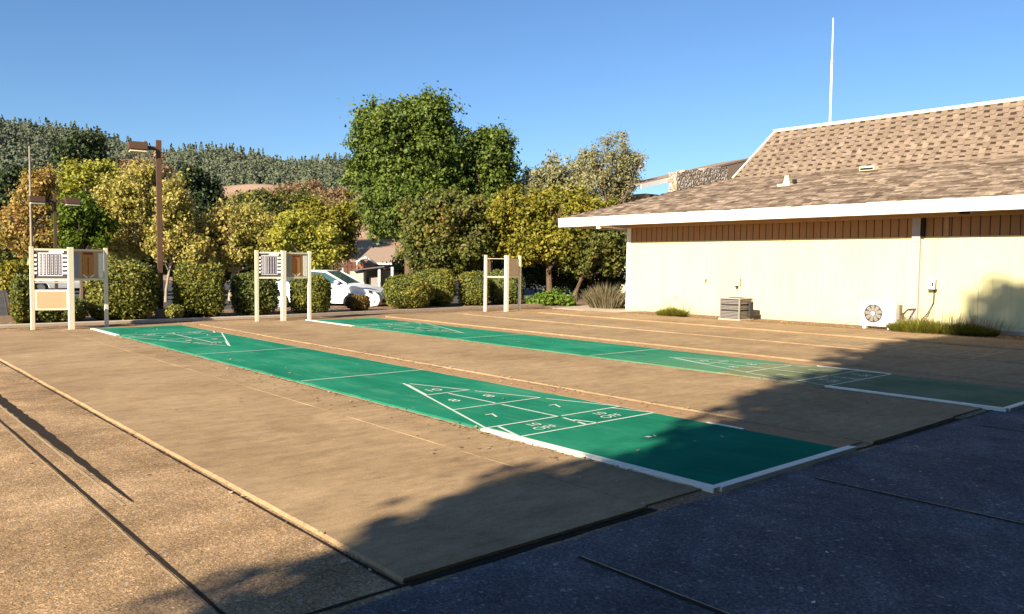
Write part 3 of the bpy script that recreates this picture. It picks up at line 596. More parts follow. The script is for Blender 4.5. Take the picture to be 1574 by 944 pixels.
def shingles(name, m, p0, rowv, colv, rows, cols, limit, th=(.008, .02), tabw=.3, gap=0.0, alt=0, start=None):
    """courses of tabs climbing rowv, running along colv, each tab a thin slab"""
    mb = MB(); dk = MB(); rowv, colv = Vector(rowv), Vector(colv); nrm = colv.cross(rowv).normalized()
    if nrm.z < 0: nrm = -nrm
    rn = random.Random(3); cu = colv.normalized(); ru = rowv.normalized(); rl = rowv.length
    for i in range(rows):
        run = (cols*tabw); u = -rn.uniform(0, tabw)-(.5*tabw if i % 2 else 0)
        k = 0
        while u < run:
            wd = tabw*rn.uniform(.85, 1.15) if alt == 0 else tabw
            a = max(0, u, start(i/rows) if start else 0); b = min(run, u+wd-gap); lim = limit(i/rows)
            b = min(b, lim)
            if b-a > .02:
                h0 = rn.uniform(*th); drop = rn.uniform(0, .02)
                if alt: 
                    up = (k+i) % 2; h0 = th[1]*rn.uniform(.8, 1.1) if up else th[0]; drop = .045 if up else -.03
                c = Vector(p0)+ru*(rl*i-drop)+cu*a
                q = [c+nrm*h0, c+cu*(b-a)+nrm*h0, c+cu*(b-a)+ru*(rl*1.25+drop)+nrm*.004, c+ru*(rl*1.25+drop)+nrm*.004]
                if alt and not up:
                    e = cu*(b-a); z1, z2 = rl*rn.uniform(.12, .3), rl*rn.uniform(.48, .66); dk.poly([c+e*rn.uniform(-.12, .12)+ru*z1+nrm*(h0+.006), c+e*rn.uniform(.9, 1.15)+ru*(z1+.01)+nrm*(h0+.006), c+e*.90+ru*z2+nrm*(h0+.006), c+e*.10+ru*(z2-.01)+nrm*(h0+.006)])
                n1 = len(mb.v); mb.v += [tuple(v_) for v_ in q+[c, c+cu*(b-a)]]; mb.f += [[n1, n1+1, n1+2, n1+3], [n1+4, n1+5, n1+1, n1], [n1+4, n1, n1+3], [n1+5, n1+2, n1+1]]
            u += wd; k += 1
    n0 = len(mb.v); nf = len(mb.f); fs = mb.f+[[i+n0 for i in q] for q in dk.f]
    me = bpy.data.meshes.new(name); me.from_pydata([(x-BX, y-BY, z) for x, y, z in mb.v+dk.v], [], fs); me.polygons.foreach_set('material_index', [0]*nf+[1]*len(dk.f)); me.materials.append(M[m]); me.materials.append(M['band'])
    return link(name, me, None, roof)
nr_ = 28; sl = Vector((xB-FX, 0, zB-zE))
shingles('lower_shingles', 'shingle', (FX+.002, -9, zE+.003), sl/nr_, (0, 1, 0), nr_, 105, lambda f: 26.07-4.0*f, (.005, .014), .25)
sl2 = Vector((0, -4, zB-zE)); shingles('side_shingles', 'shingle', (FX+.002, FY, zE+.003), sl2/nr_, (1, 0, 0), nr_, 50, lambda f: 12.5, (.008, .02), .25, start=lambda f: 4.0*f+.05)
um = Vector((xT-xB, 0, zT-zB)); nm = 10
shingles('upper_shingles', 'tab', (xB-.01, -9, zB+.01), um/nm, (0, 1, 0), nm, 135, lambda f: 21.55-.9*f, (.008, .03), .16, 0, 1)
w = MB(); w.obox((xT-.06, BE-1, zT-.02), (.16, 0, 0), (0, yT-BE+1.05, 0), (0, 0, .09)); w.obox((xT-.07, yT+.02, zT-.02), (10, 0, 0), (0, .06, 0), (0, 0, .09)); w.tube([(xB-.03, yB+.03, zB+.04), (xT-.03, yT+.03, zT+.02)], .035, 6); Bp(w, 'ridge_trim', 'trimcream')
w = MB(); w.box((xB-.05, -9, zB+.004), (xB+.02, yB, zB+.035)); Bp(w, 'slope_flashing', 'tab')
# pipe flashing, low vent
def onroof(px, py):
    d = FW+RT*((px-787)/F_PX)-UPV*((py-472)/F_PX); n = Vector((-(zB-zE), 0, xB-FX)).normalized(); t = (Vector((FX, 0, zE))-CAM).dot(n)/d.dot(n); return CAM+d*t
q = onroof(1209, 285); w = MB(); w.tube([q+Vector((0, 0, -.05)), q+Vector((0, 0, .12)), q+Vector((0, 0, .30))], [.16, .09, .055], 10); w.box((q.x-.2, q.y-.2, q.z-.04), (q.x+.15, q.y+.2, q.z+.03)); Bp(w, 'vent_pipe', 'trimcream')
w = MB(); w.box((q.x+.02, q.y-.28, q.z+.06), (q.x+.1, q.y-.17, q.z+.17)); Bp(w, 'roof_bracket', 'black')
q = onroof(1333, 264); w = MB(); w.box((q.x-.05, q.y-.22, q.z+.03), (q.x+.25, q.y+.22, q.z+.16)); vv = Bp(w, 'roof_vent', 'trimcream'); w = MB(); w.box((q.x-.058, q.y-.19, q.z+.05), (q.x-.051, q.y+.19, q.z+.11)); Bp(w, 'vent_slot', 'black', bld)
# antenna
an = empty('antenna_mast', (20.35, 9.85, 6.18)); tag(an, 'tall thin white antenna mast rising from the hall roof ridge', 'antenna')
w = MB(); w.tube([(0, 0, -.1), (0, 0, 1.95)], .035, 8); w.build('lower_pole', M['white'], an)
w = MB(); w.tube([(0, 0, 1.95), (0, 0, 3.35)], [.026, .018], 8); w.build('whip', M['white'], an)
w = MB(); w.tube([(0, 0, 1.9), (0, 0, 2.02)], .05, 8); w.box((-.09, -.09, -.12), (.09, .09, .03)); w.build('coupling', M['grey'], an)

# ------------------------------------------------------------------ things on the wall
def fan_unit():
    r = empty('heat_pump_unit', (15.55, 5.86, 0)); tag(r, 'white outdoor heat pump with round fan grille by the hall wall', 'air conditioner')
    b = MB(); b.box((-.17, -.44, .07), (.17, .44, .70)); b.build('casing', M['acwhite'], r, .015)
    for yy in (-.34, .28):
        b = MB(); b.box((-.2, yy, 0), (.2, yy+.07, .068)); b.build('foot', M['acwhite'], r)
    g = MB(); cy, cz = .10, .39; fx = -.175
    disc = [(cy+.225*math.cos(a), cz+.225*math.sin(a)) for a in np.linspace(0, 2*math.pi, 32, endpoint=False)]
    g.ext(disc, 'x', fx-.002, fx+.01); gr = g.build('fan_opening', M['acdark'], r)
    g = MB()
    for k in range(9):
        a = k*2*math.pi/9; n = (math.cos(a), math.sin(a)); t = (-n[1], n[0])
        pp = [(.06, -.02), (.20, -.03), (.20, .06), (.06, .035)]
        g.ext([(cy+n[0]*u+t[0]*v, cz+n[1]*u+t[1]*v) for u, v in pp], 'x', fx-.008, fx-.004)
    g.build('fan_blade', M['acgrey'], gr)
    g = MB()
    for rr in (.09, .155, .225):
        g.tube([(fx-.016, cy+rr*math.cos(a), cz+rr*math.sin(a)) for a in np.linspace(0, 2*math.pi, 29)], .004, 5, False)
    for k in range(10):
        a = k*math.pi/5; g.tube([(fx-.016, cy+.05*math.cos(a), cz+.05*math.sin(a)), (fx-.016, cy+.225*math.cos(a), cz+.225*math.sin(a))], .003, 4)
    g.build('grille', M['acgrey'], gr)
    g = MB(); g.ext([(cy+.05*math.cos(a), cz+.05*math.sin(a)) for a in np.linspace(0, 2*math.pi, 16, endpoint=False)], 'x', fx-.026, fx-.018); g.build('hub', M['acwhite'], gr)
    b = MB(); b.box((-.177, -.32, .53), (-.1705, -.20, .555)); b.build('badge', M['acdark'], r)
    b = MB(); b.box((-.177, -.28, .455), (-.1705, -.24, .47)); b.build('badge', M['acgrey'], r)
    b = MB(); b.box((-.10, -.50, .25), (.10, -.443, .62)); b.build('valve_cover', M['acgrey'], r, .01)
    b = MB(); b.tube([(0, -.50, .4), (.05, -.56, .42), (.2, -.57, .5), (.7, -.57, .5)], .022, 8); b.build('refrigerant_pipe', M['acdark'], r); return r
fan_unit()
def condenser():
    r = empty('condenser_unit', (15.25, 9.83, 0)); tag(r, 'square grey louvred air conditioning condenser standing by the hall wall', 'air conditioner')
    a = .31; b = MB(); b.box((-a-.04, -a-.04, -.0), (a+.04, a+.04, .05)); b.build('concrete_base', M['kerb'], r)
    b = MB(); b.box((-a+.02, -a+.02, .05), (a-.02, a-.02, .60)); b.build('coil', M['acdark'], r)
    b = MB()
    for k in range(13):
        z = .07+k*.04
        if k in (5, 9): continue
        for s in (-1, 1):
            b.box((s*a-(.015 if s > 0 else 0), -a, z), (s*a+(.015 if s < 0 else 0), a, z+.021)); b.box((-a+.016, s*a-(.015 if s > 0 else 0), z), (a-.016, s*a+(.015 if s < 0 else 0), z+.021))
    b.build('louvre', M['acgrey'], r)
    b = MB()
    for sx in (-1, 1):
        for sy in (-1, 1): b.box((sx*a-.02, sy*a-.02, .05), (sx*a+.02, sy*a+.02, .60))
    b.build('corner_post', M['acgrey'], r)
    b = MB(); b.box((-a-.015, -a-.015, .60), (a+.015, a+.015, .635)); b.build('top_cover', M['steel'], r, .006)
    b = MB(); b.tube([(0, 0, .636), (0, 0, .645)], .22, 20); b.build('fan_guard', M['acdark'], r)
    b = MB(); b.box((.12, -a-.07, .08), (a-.02, -a-.022, .52)); b.build('side_shade', M['acdark'], r); return r  # dark box standing in for the shade beside the unit
condenser()
db_ = empty('disconnect_box', (16.26, 4.90, 1.14)); tag(db_, 'small grey electrical disconnect box with conduit on the hall wall', 'electrical box')
b = MB(); b.box((-.10, -.10, -.13), (.036, .10, .12)); b.build('box_body', M['acwhite'], db_, .008)
b = MB(); b.box((-.112, -.10, -.14), (-.101, .10, -.125)); b.box((-.112, -.105, -.13), (-.101, -.08, .12)); b.build('edge_shade', M['acdark'], db_)  # dark strips painting the shade at the box's right and bottom
b = MB(); b.box((-.125, -.03, -.05), (-.101, .0, .04)); b.build('switch_handle', M['acdark'], db_)
b = MB(); b.tube([(0, -.02, -.14), (-.01, -.02, -.45), (-.08, .08, -.72), (-.1, .25, -.95)], .018, 8); b.build('conduit', M['acdark'], db_)
b = MB(); b.tube([(.01, .01, .12), (.015, .01, 1.12)], .008, 6); b.build('conduit', M['grey'], db_)
def wallbit(name, label, cat, y, z, f):
    r = empty(name, (16.29, y, z)); tag(r, label, cat); f(r); return r
def hook(r):
    b = MB(); b.tube([(0, 0, .05), (-.03, 0, .05), (-.05, 0, -.03), (-.08, .03, -.05)], .012, 6); b.build('spout', M['acdark'], r); b = MB(); b.box((-.02, -.03, .02), (0, .03, .09)); b.build('back_plate', M['acgrey'], r)
wallbit('wall_hook', 'small dark metal hook on the cream wall left of the condenser', 'hook', 11.60, 1.05, hook)
def tap(r):
    b = MB(); b.tube([(0, -.05, .20), (-.03, -.05, .17), (-.03, -.05, -.02), (-.04, .06, -.05), (-.04, .06, -.16)], .011, 6); b.build('pipe', M['acdark'], r); b = MB(); b.box((-.07, .03, -.09), (-.02, .10, -.03)); b.build('valve', M['acdark'], r)
wallbit('wall_pipe', 'thin bent pipe with a valve on the wall above the condenser', 'pipe', 10.42, .98, tap)
def stub(r):
    b = MB(); b.tube([(0, 0, .06), (-.05, 0, .05), (-.09, .05, -.03)], .012, 6); b.build('pipe', M['acgrey'], r)
wallbit('pipe_stub', 'short grey pipe stub low on the wall above the grass tuft', 'pipe', 12.7, .50, stub)

# plants by the wall
blades('grass_tuft', 'small rounded yellow green grass clump by the left part of the wall', 'grass clump', (14.95, 11.85, .0), .42, .34, 2600, 'tuft', 'grass clumps along the hall wall', .9, .008)
blades('dry_grass', 'sparse dry straw stalks standing behind the small yellow green clump', 'dry grass', (15.6, 12.2, .0), .55, .75, 90, 'straw', None, .55, .005)
blades('grass_tuft', 'large green grass clump right beside the white heat pump', 'grass clump', (15.45, 4.85, .0), .62, .40, 4200, 'tuft', 'grass clumps along the hall wall', .8, .009, 1.05)
blades('grass_tuft', 'darker green grass clump at the right, in front of the shaded siding', 'grass clump', (15.5, 3.85, .0), .50, .33, 3600, 'tuft', 'grass clumps along the hall wall', .8, .009, 1.2)
blades('dry_grass', 'tall dry stalks rising behind the big clump near the heat pump', 'dry grass', (15.75, 4.6, .0), .8, .82, 210, 'straw', None, .35, .006, 1.1)
blades('dry_grass', 'thin dry stalks above the darker clump at the far right', 'dry grass', (15.8, 3.7, .0), .6, .68, 150, 'straw', None, .4, .005, 1.0)

# ------------------------------------------------------------------ wing behind the hall
wg = empty('rear_wing', (0, 0, 0)); tag(wg, 'low sloped roof wing with rubble stone wall behind the hall', 'building')
def yp(px, py, y):
    d = FW+RT*((px-787)/F_PX)-UPV*((py-472)/F_PX); return CAM+d*((y-CAM.y)/d.y)
YW = 22.0; a = yp(985, 285, YW); b_ = yp(1160, 244, YW)
w = MB(); w.obox(a, b_-a, (.8, 3, 0), (0, 0, .10)); w.build('roof', M['farroof'], wg)
u0_ = a.lerp(b_, .70); w = MB(); w.ext([(u0_.x, 2.5), (b_.x+.8, 2.5), (b_.x+.8, b_.z-.012), (b_.x, b_.z-.012), (u0_.x, u0_.z-.012)], 'y', YW+.02, YW+.5); w.build('roof_slope', M['farroof'], wg)
w = MB(); w.obox(a+Vector((0, -.05, -.16)), (b_-a)*.5, (0, .045, 0), (0, 0, .22)); w.build('fascia', M['white'], wg)
g1 = yp(992, 320, YW+.8); g2 = yp(1160, 320, YW+.8); w = MB(); w.box((g1.x, YW+.8, 0), (g2.x, YW+2.4, a.z-.25)); w.build('wall', M['cream'], wg)
g3 = yp(1002, 300, YW+.7); g4 = yp(1036, 286, YW+.7); w = MB(); w.box((g3.x, YW+.72, a.z-1.0), (g4.x, YW+.79, a.z-.26)); w.build('window', M['glass'], wg)
s0 = yp(1040, 300, YW-.6); s1 = yp(1118, 300, YW-.6); st0 = yp(1040, 264, YW-.6).z; st1 = yp(1118, 257, YW-.6).z
mb = MB(); nn = 12; rn = random.Random(5); prof = [(s0.x, 0), (s1.x, 0)]+[(s1.x+(s0.x-s1.x)*k/nn, st1+(st0-st1)*k/nn+rn.uniform(-.09, .09)) for k in range(nn+1)]
mb.ext(prof, 'y', YW-.6, YW-.1); mb.build('stone_wall', M['stone'], wg)

# ------------------------------------------------------------------ hedges
G = 'clipped hedge shrubs along the kerb'
hedge('hedge_shrub', 'yellowish clipped hedge at the far left behind the leftmost scoreboard post', 'hedge', 15, 56, 425, 18.7, 'hedge', G)
hedge('hedge_shrub', 'low dark clipped shrub seen under the beige panel of the leftmost scoreboard', 'hedge', 56, 131, 458, 18.5, 'hedgeg', G, n=5000)
hedge('hedge_shrub', 'tall boxy clipped hedge between the leftmost scoreboard and the tall brown lamp post', 'hedge', 135, 243, 404, 18.7, 'hedge', G, n=9500)
hedge('hedge_shrub', 'boxy clipped hedge just right of the tall brown lamp post', 'hedge', 266, 346, 405, 18.7, 'hedge', G, n=7800)
hedge('hedge_shrub', 'narrow clipped hedge immediately left of the middle scoreboard', 'hedge', 358, 424, 419, 18.6, 'hedgeg', G, n=6500)
hedge('hedge_shrub', 'clipped hedge seen through the right bay of the middle scoreboard', 'hedge', 446, 508, 424, 18.5, 'hedge', G, n=6000)
hedge('round_shrub', 'small round reddish shrub in front of the white car', 'shrub', 531, 569, 453, 18.7, 'rust', None, 1.0, 2.4, .06, 2600)
hedge('round_shrub', 'wide rounded clipped shrub just right of the white car', 'shrub', 590, 667, 422, 19.2, 'hedge', 'rounded clipped shrubs', 1.7, 2.5, .07, 7000)
hedge('round_shrub', 'yellow green rounded shrub behind and right of the wide round one', 'shrub', 641, 702, 414, 20.1, 'hedge', 'rounded clipped shrubs', 1.5, 3.0, .07, 6000)
hedge('hedge_shrub', 'clipped shrub immediately left of the rightmost scoreboard', 'hedge', 706, 752, 418, 19.7, 'hedge', G, n=4200)
hedge('hedge_shrub', 'dark clipped hedge seen through the rightmost scoreboard', 'hedge', 748, 806, 416, 19.9, 'hedgeg', G, n=5200)
hedge('low_shrub', 'small leafy shrub at the foot of the boxy hedge by the lamp post', 'shrub', 252, 282, 468, 18.1, 'hedge', None, .7, 2.2, .07, 900)
# leafy ground plant, cloud-pruned shrub, spiky grass
def lowplant(name, label, cat, lobes_px, D, lm, leaf, n, clump=.12):
    b = gp(lobes_px[0][0], D); r = empty(name, b); tag(r, label, cat); lo = []
    for cx, cy, rx, ry in lobes_px:
        mx, my = pxm(cx, D); c = at(cx, cy, D)-b; lo.append(((c.x, c.y, c.z), (rx*mx, rx*mx*.8, ry*my)))
    P, O = crown_pts(lo, n, clump, .3); k = P[:, 2] > .02; V, f = leaf_geo(P[k], leaf, O[k]); link('foliage', mesh_np('foliage', V, f), L[lm], r)
    mb = MB()
    for c, rr in lo:
        for k in range(5): mb.tube([(c[0]*.6, c[1]*.6, -.02), (c[0]+random.uniform(-.6, .6)*rr[0], c[1], c[2])], [.02, .008], 5, False)
    mb.build('stem', M['bark'], r); return r
lowplant('ground_plant', 'bright green low leafy plant between rightmost scoreboard and hall', 'plant', [(828, 462, 20, 10), (852, 458, 24, 12), (874, 462, 14, 9)], 29.6, 'ground', .11, 2600)
lowplant('cloud_shrub', 'cloud pruned yellow green shrub at the far left edge', 'shrub', [(20, 411, 17, 5), (40, 414, 10, 4), (14, 426, 14, 5), (8, 438, 10, 7)], 26, 'olive', .09, 2600, .15)
blades('ornamental_grass', 'large straw coloured spiky grass at the left corner of the hall', 'ornamental grass', gp(932, 28.6), .62, 1.1, 1300, 'reed', None, .55, .013)

# ------------------------------------------------------------------ trees
T = tree
T('sweetgum_tree', 'tallest tree, deep green dense crown rising against the sky', 'tree', 40, 630,
  [(590, 205, 48, 48), (655, 190, 50, 46), (680, 230, 36, 50), (580, 265, 42, 50), (630, 260, 60, 60), (610, 325, 60, 50), (668, 300, 50, 50), (655, 172, 30, 26), (560, 200, 22, 30)], .17, 60000, 'sweet', clump=.42, r0=.28, inner=.25)
T('sweetgum_tree', 'shorter deep green tree just right of the tallest one', 'tree', 42, 750,
  [(748, 250, 44, 52), (770, 240, 26, 34), (725, 280, 34, 50), (755, 222, 26, 28), (770, 275, 24, 28), (735, 330, 40, 40)], .17, 30000, 'sweet', clump=.40, r0=.24, inner=.25)
T('broadleaf_tree', 'rounded dark olive tree with rusty leaves behind the round shrubs', 'tree', 32, 685,
  [(670, 345, 48, 42), (705, 340, 46, 40), (685, 385, 62, 36), (640, 360, 24, 30), (735, 370, 26, 36), (690, 315, 36, 20)], .13, 38000, 'mixed', clump=.26, r0=.14)
T('broadleaf_tree', 'yellow green spreading tree behind the rightmost scoreboard, reaching over the hall eave', 'tree', 33, 820,
  [(790, 335, 42, 42), (835, 325, 46, 36), (880, 320, 44, 30), (820, 375, 60, 32), (870, 370, 46, 32), (920, 330, 34, 24), (770, 370, 28, 26)], .12, 46000, 'olive', clump=.24, r0=.13, basepx=845)
T('olive_tree', 'pale silvery tree with airy branches left of the stone wall', 'tree', 40, 945,
  [(940, 245, 34, 36), (905, 262, 20, 30), (965, 255, 20, 30), (925, 290, 34, 30), (960, 285, 22, 20), (985, 250, 6, 12), (900, 240, 10, 14)], .10, 17000, 'pale', clump=.30, r0=.13, bark='bark', inner=.1, cover=.6, per=6)
T('olive_tree', 'pale yellowish tree between the deep green tree and the silvery one', 'tree', 43, 850,
  [(850, 285, 36, 36), (820, 290, 30, 32), (880, 280, 28, 34), (850, 258, 12, 20), (865, 320, 60, 30)], .14, 20000, 'pale', clump=.32, r0=.15)
T('broadleaf_tree', 'dark shaded tree under the hall eave beside the wall corner', 'tree', 33, 910,
  [(915, 375, 34, 22), (945, 395, 24, 26), (890, 400, 30, 26), (935, 365, 28, 16)], .13, 11000, 'mixed', clump=.22, r0=.10, basepx=885)
T('broadleaf_tree', 'dark low tree behind the bright ground plant', 'tree', 36, 830,
  [(820, 415, 34, 28), (865, 420, 36, 30), (905, 425, 40, 34), (940, 430, 24, 34)], .13, 16000, 'conifer', clump=.26, r0=.10)
# autumn trees on the left
AG = 'autumn trees beyond the hedges'
T('autumn_tree', 'bright yellow tree behind the leftmost scoreboard', 'tree', 42, 140,
  [(120, 285, 34, 30), (150, 275, 34, 26), (105, 320, 26, 34), (175, 300, 30, 34), (145, 330, 44, 34)], .15, 22000, 'yellow', AG, clump=.34, bark='pale', per=6)
T('autumn_tree', 'small lime green tree in front of the bright yellow one', 'tree', 36, 125,
  [(122, 325, 26, 26), (145, 350, 30, 26), (110, 360, 24, 28)], .13, 14000, 'lime', AG, clump=.26, r0=.1)
T('autumn_tree', 'golden brown tree beside the tall lamp post on its left', 'tree', 38, 215,
  [(205, 290, 34, 36), (180, 320, 34, 36), (215, 340, 44, 40), (190, 375, 40, 30), (225, 275, 22, 26)], .13, 18000, 'gold', AG, clump=.28, bark='pale', cover=.8, per=7)
T('autumn_tree', 'golden tree with bare pale branches right of the tall lamp post', 'tree', 36, 260,
  [(270, 310, 28, 36), (285, 350, 36, 36), (250, 370, 26, 34), (300, 385, 34, 26)], .13, 15000, 'gold', AG, clump=.28, bark='pale', cover=.8, per=7, r0=.055, basepx=254)
T('autumn_tree', 'orange tree at the far left edge', 'tree', 40, 45,
  [(60, 285, 24, 24), (40, 320, 28, 30), (25, 350, 28, 34), (70, 330, 22, 32), (55, 370, 34, 24)], .14, 14000, 'orange', AG, clump=.30, bark='pale', cover=.75, per=7)
T('autumn_tree', 'golden tree above the left half of the middle scoreboard', 'tree', 37, 370,
  [(350, 350, 34, 34), (385, 345, 40, 34), (370, 385, 50, 26), (410, 375, 30, 28), (340, 385, 30, 30)], .13, 21000, 'gold', AG, clump=.27, bark='pale', per=7, r0=.11, basepx=354)
T('autumn_tree', 'yellow tree above the right half of the middle scoreboard', 'tree', 35, 455,
  [(440, 365, 32, 28), (470, 370, 28, 28), (455, 345, 24, 18), (500, 375, 24, 30), (480, 400, 36, 20)], .12, 16000, 'yellow', AG, clump=.25, bark='pale', per=6, r0=.09, basepx=500)
T('autumn_tree', 'olive gold tree left of the tallest deep green tree', 'tree', 44, 510,
  [(500, 345, 34, 32), (530, 340, 26, 36), (480, 330, 26, 22), (520, 380, 30, 22)], .14, 15000, 'olive', AG, clump=.32)
T('autumn_tree', 'olive brown tree behind the golden trees near the pink field', 'tree', 60, 415,
  [(400, 320, 36, 22), (440, 318, 34, 24), (475, 325, 26, 24), (420, 340, 50, 20)], .20, 15000, 'mixed', AG, clump=.45)
T('autumn_tree', 'orange leaved sapling beside the tan roofed house', 'tree', 50, 630,
  [(628, 385, 12, 12), (622, 398, 14, 10), (636, 402, 12, 12)], .13, 2600, 'orange', AG, clump=.26, r0=.07)
T('conifer_tree', 'dark green upright tree right of the lamp post, below the forest', 'tree', 48, 300,
  [(292, 275, 18, 24), (300, 300, 28, 30), (322, 310, 22, 28), (305, 340, 34, 30)], .17, 15000, 'conifer', clump=.36)
T('oak_tree', 'large dark tree crown standing out above the yellow tree', 'tree', 90, 125,
  [(110, 232, 26, 20), (135, 225, 26, 20), (152, 245, 22, 18), (118, 250, 34, 20)], .32, 11000, 'conifer', clump=.8, r0=.35)
T('oak_tree', 'dark green bushy tree at the left edge under the hill', 'tree', 70, 15,
  [(10, 300, 34, 30), (35, 275, 22, 24), (0, 350, 30, 40), (60, 350, 34, 30)], .26, 13000, 'conifer', clump=.6)
T('broadleaf_tree', 'dark shrubby tree low behind the leftmost scoreboard', 'tree', 55, 75,
  [(70, 395, 40, 18), (30, 400, 36, 18), (110, 402, 34, 16), (0, 395, 24, 24)], .2, 11000, 'mixed', clump=.4)
BR = 'brown dry trees on the low rise'
for i, (px, py, rx, ry, D, lm, lab) in enumerate([
    (430, 300, 26, 12, 120, 'brown', 'pinkish brown dry tree at the right end of the bare field'), (470, 292, 30, 13, 125, 'brown', 'pinkish brown dry tree below the middle of the forest edge'),
    (510, 302, 30, 16, 115, 'brown', 'wide brown dry tree near the tallest deep green tree'), (535, 325, 26, 20, 105, 'brown', 'brown dry tree touching the left edge of the deep green crown'),
    (490, 320, 34, 16, 110, 'brown', 'brown dry tree in the middle of the low rise'), (360, 325, 30, 14, 100, 'mixed', 'olive brown tree just below the bare pink field'),
    (330, 318, 18, 16, 100, 'mixed', 'small olive brown tree left of the bare pink field'), (230, 265, 30, 22, 100, 'brown', 'thin brown tree behind the head of the tall lamp post'),
    (195, 262, 26, 18, 105, 'brown', 'brown leafed tree behind the tall lamp post on the left'), (345, 345, 40, 18, 80, 'mixed', 'low olive tree between dark upright tree and golden trees')]):
    T('dry_tree', lab, 'tree', D, px, [(px-rx*.4, py+3, rx*.7, ry), (px+rx*.4, py, rx*.7, ry*.95), (px, py+ry*.8, rx, ry)], .34, 5200, lm, BR, clump=.8, per=3, r0=.2, cover=.9)
# backdrop hedge-height trees past the parking lot so no gap shows under the crowns
BK = 'broadleaf trees in a row beyond the parking lot'
for i, (px, lm, lab) in enumerate([(205, 'mixed', 'low dark tree behind the boxy hedge left of the lamp post'), (300, 'mixed', 'low dark tree behind the boxy hedge right of the lamp post'), (390, 'mixed', 'low dark tree behind the left bay of the middle scoreboard'),
                            (460, 'mixed', 'low dark tree behind the right bay of the middle scoreboard'), (660, 'mixed', 'low tree behind the two round clipped shrubs'), (730, 'conifer', 'low dark tree behind the rightmost scoreboard left post'), (790, 'conifer', 'low dark tree behind the rightmost scoreboard right post')]):
    T('broadleaf_tree', lab, 'tree', 46+i % 3*2, px, [(px-25, 410, 34, 20), (px+20, 405, 34, 22), (px, 390, 34, 22)], .17, 8500, lm, BK, clump=.38, r0=.12)

# ------------------------------------------------------------------ hill with forest
sk = [(-400, 170), (-200, 185), (0, 219), (60, 226), (110, 238), (200, 254), (240, 260), (330, 266), (430, 272), (500, 276), (560, 280), (640, 285), (720, 302), (820, 318), (950, 345), (1150, 385), (1400, 412)]
def skl(px): return float(np.interp(px, [s[0] for s in sk], [s[1] for s in sk]))
def hill_pt(px, f):
    """f 0 at the foot, 1 on the crest, >1 behind"""
    D = 210+260*f; top = at(px, skl(px), 470).z; g = f if f <= 1 else 1-(f-1)*1.5; z = -1+(top+1)*max(0, math.sin(min(1, g)*math.pi/2)**1.15)
    z += 2.2*math.sin(px*.03+f*5)*f*(1 if f < 1 else 0); p = at(px, 400, D); return Vector((p.x, p.y, z))
cols = np.linspace(-400, 1400, 91); rows = np.linspace(0, 1.6, 25); V = []; Fq = []
for r in rows:
    for c in cols: V.append(tuple(hill_pt(c, r)))
for i in range(len(rows)-1):
    for j in range(len(cols)-1): k = i*len(cols)+j; Fq.append((k, k+1, k+1+len(cols), k+len(cols)))
me = mesh_np('forest_hill', V, Fq); o = link('hill', me, M['hill']); tag(o, kind='structure')
# bare dry rise in front of the forest
V = []; Fq = []; cols = np.linspace(220, 700, 40); rows = np.linspace(0, 1, 9)
for r in rows:
    for c in cols:
        tp = 292-9*math.exp(-((c-395)/70)**2)+.05*max(0, c-420)+.12*max(0, 330-c); zt = at(c, tp, 190).z; p = at(c, 400, 120+75*r); V.append((p.x, p.y, -1+(zt+1)*math.sin(r*math.pi/2)))
for i in range(len(rows)-1):
    for j in range(len(cols)-1): k = i*len(cols)+j; Fq.append((k, k+1, k+1+len(cols), k+len(cols)))
o = link('hill', mesh_np('dry_hill', V, Fq), M['dry']); tag(o, kind='structure')
NTREE = 4600; PP = []; OO = []; SS = []
for k in range(NTREE):
    px = random.uniform(-120, 900); f = random.random()**.8*1.0+.02; b = hill_pt(px, f); con = random.random() < .42
    h = random.uniform(5.5, 11.0) if con else random.uniform(4.5, 8); w = h*random.uniform(.22, .30) if con else h*random.uniform(.36, .48); n = 85
    u = rng.random(n); a = rng.uniform(0, 2*math.pi, n)
    if con: z = u**1.25; rr = (1-z)**.8*w*(.65+.35*np.abs(np.sin(z*22+k)))*np.sqrt(rng.uniform(.45, 1, n)); zz = z*h
    else: th = np.arccos(1-2*u); rr = np.sin(th)*w; zz = h*.55-np.cos(th)*h*.45
    x = np.cos(a)*rr; y = np.sin(a)*rr; PP.append(np.stack([b.x+x, b.y+y, b.z+zz+.3], 1)); OO.append(np.stack([np.cos(a), np.sin(a), .6*np.ones(n)], 1)/1.17)
P = np.concatenate(PP); O = np.concatenate(OO); V, f = leaf_geo(P, 1.0, O, .75, .75); o = link('forest', mesh_np('forest', V, f), L['forest']); tag(o, 'dark conifer and oak forest covering the far hillside', 'forest', None, 'stuff')

# ------------------------------------------------------------------ lamps and poles
def lamp(px, D, pytop, heads, label, w=.062):
    b = gp(px, D); H = at(px, pytop, D).z; r = empty('street_lamp', b, -YAW-math.atan((px-787)/F_PX)+R(8)); tag(r, label, 'street lamp', 'shoebox lamp posts beyond the hedges')
    m = MB(); m.box((-w, -w, 0), (w, w, H)); m.build('pole', M['bronze'], r, .006)
    m = MB(); m.box((-w*2.0, -w*2.0, 0), (w*2.0, w*2.0, .25)); m.build('concrete_base', M['kerb'], r, .02)
    for s in heads:
        m = MB(); m.box((min(s*w, s*.35), -.035, H-.26), (max(s*w, s*.35), .035, H-.17)); m.build('arm', M['bronze'], r)
        x0, x1 = sorted((s*.28, s*.72)); m = MB(); m.box((x0, -.22, H-.30), (x1, .22, H-.10)); hd = m.build('lamp_head', M['bronze'], r, .015)
        m = MB(); m.box((x0+.03, -.19, H-.345), (x1-.03, .19, H-.302)); m.build('lamp_lens', M['lens'], hd)
    return r
lamp(246, 23.0, 216, (-1,), 'tall rusty brown square lamp post with one lamp head, between two boxy hedges')
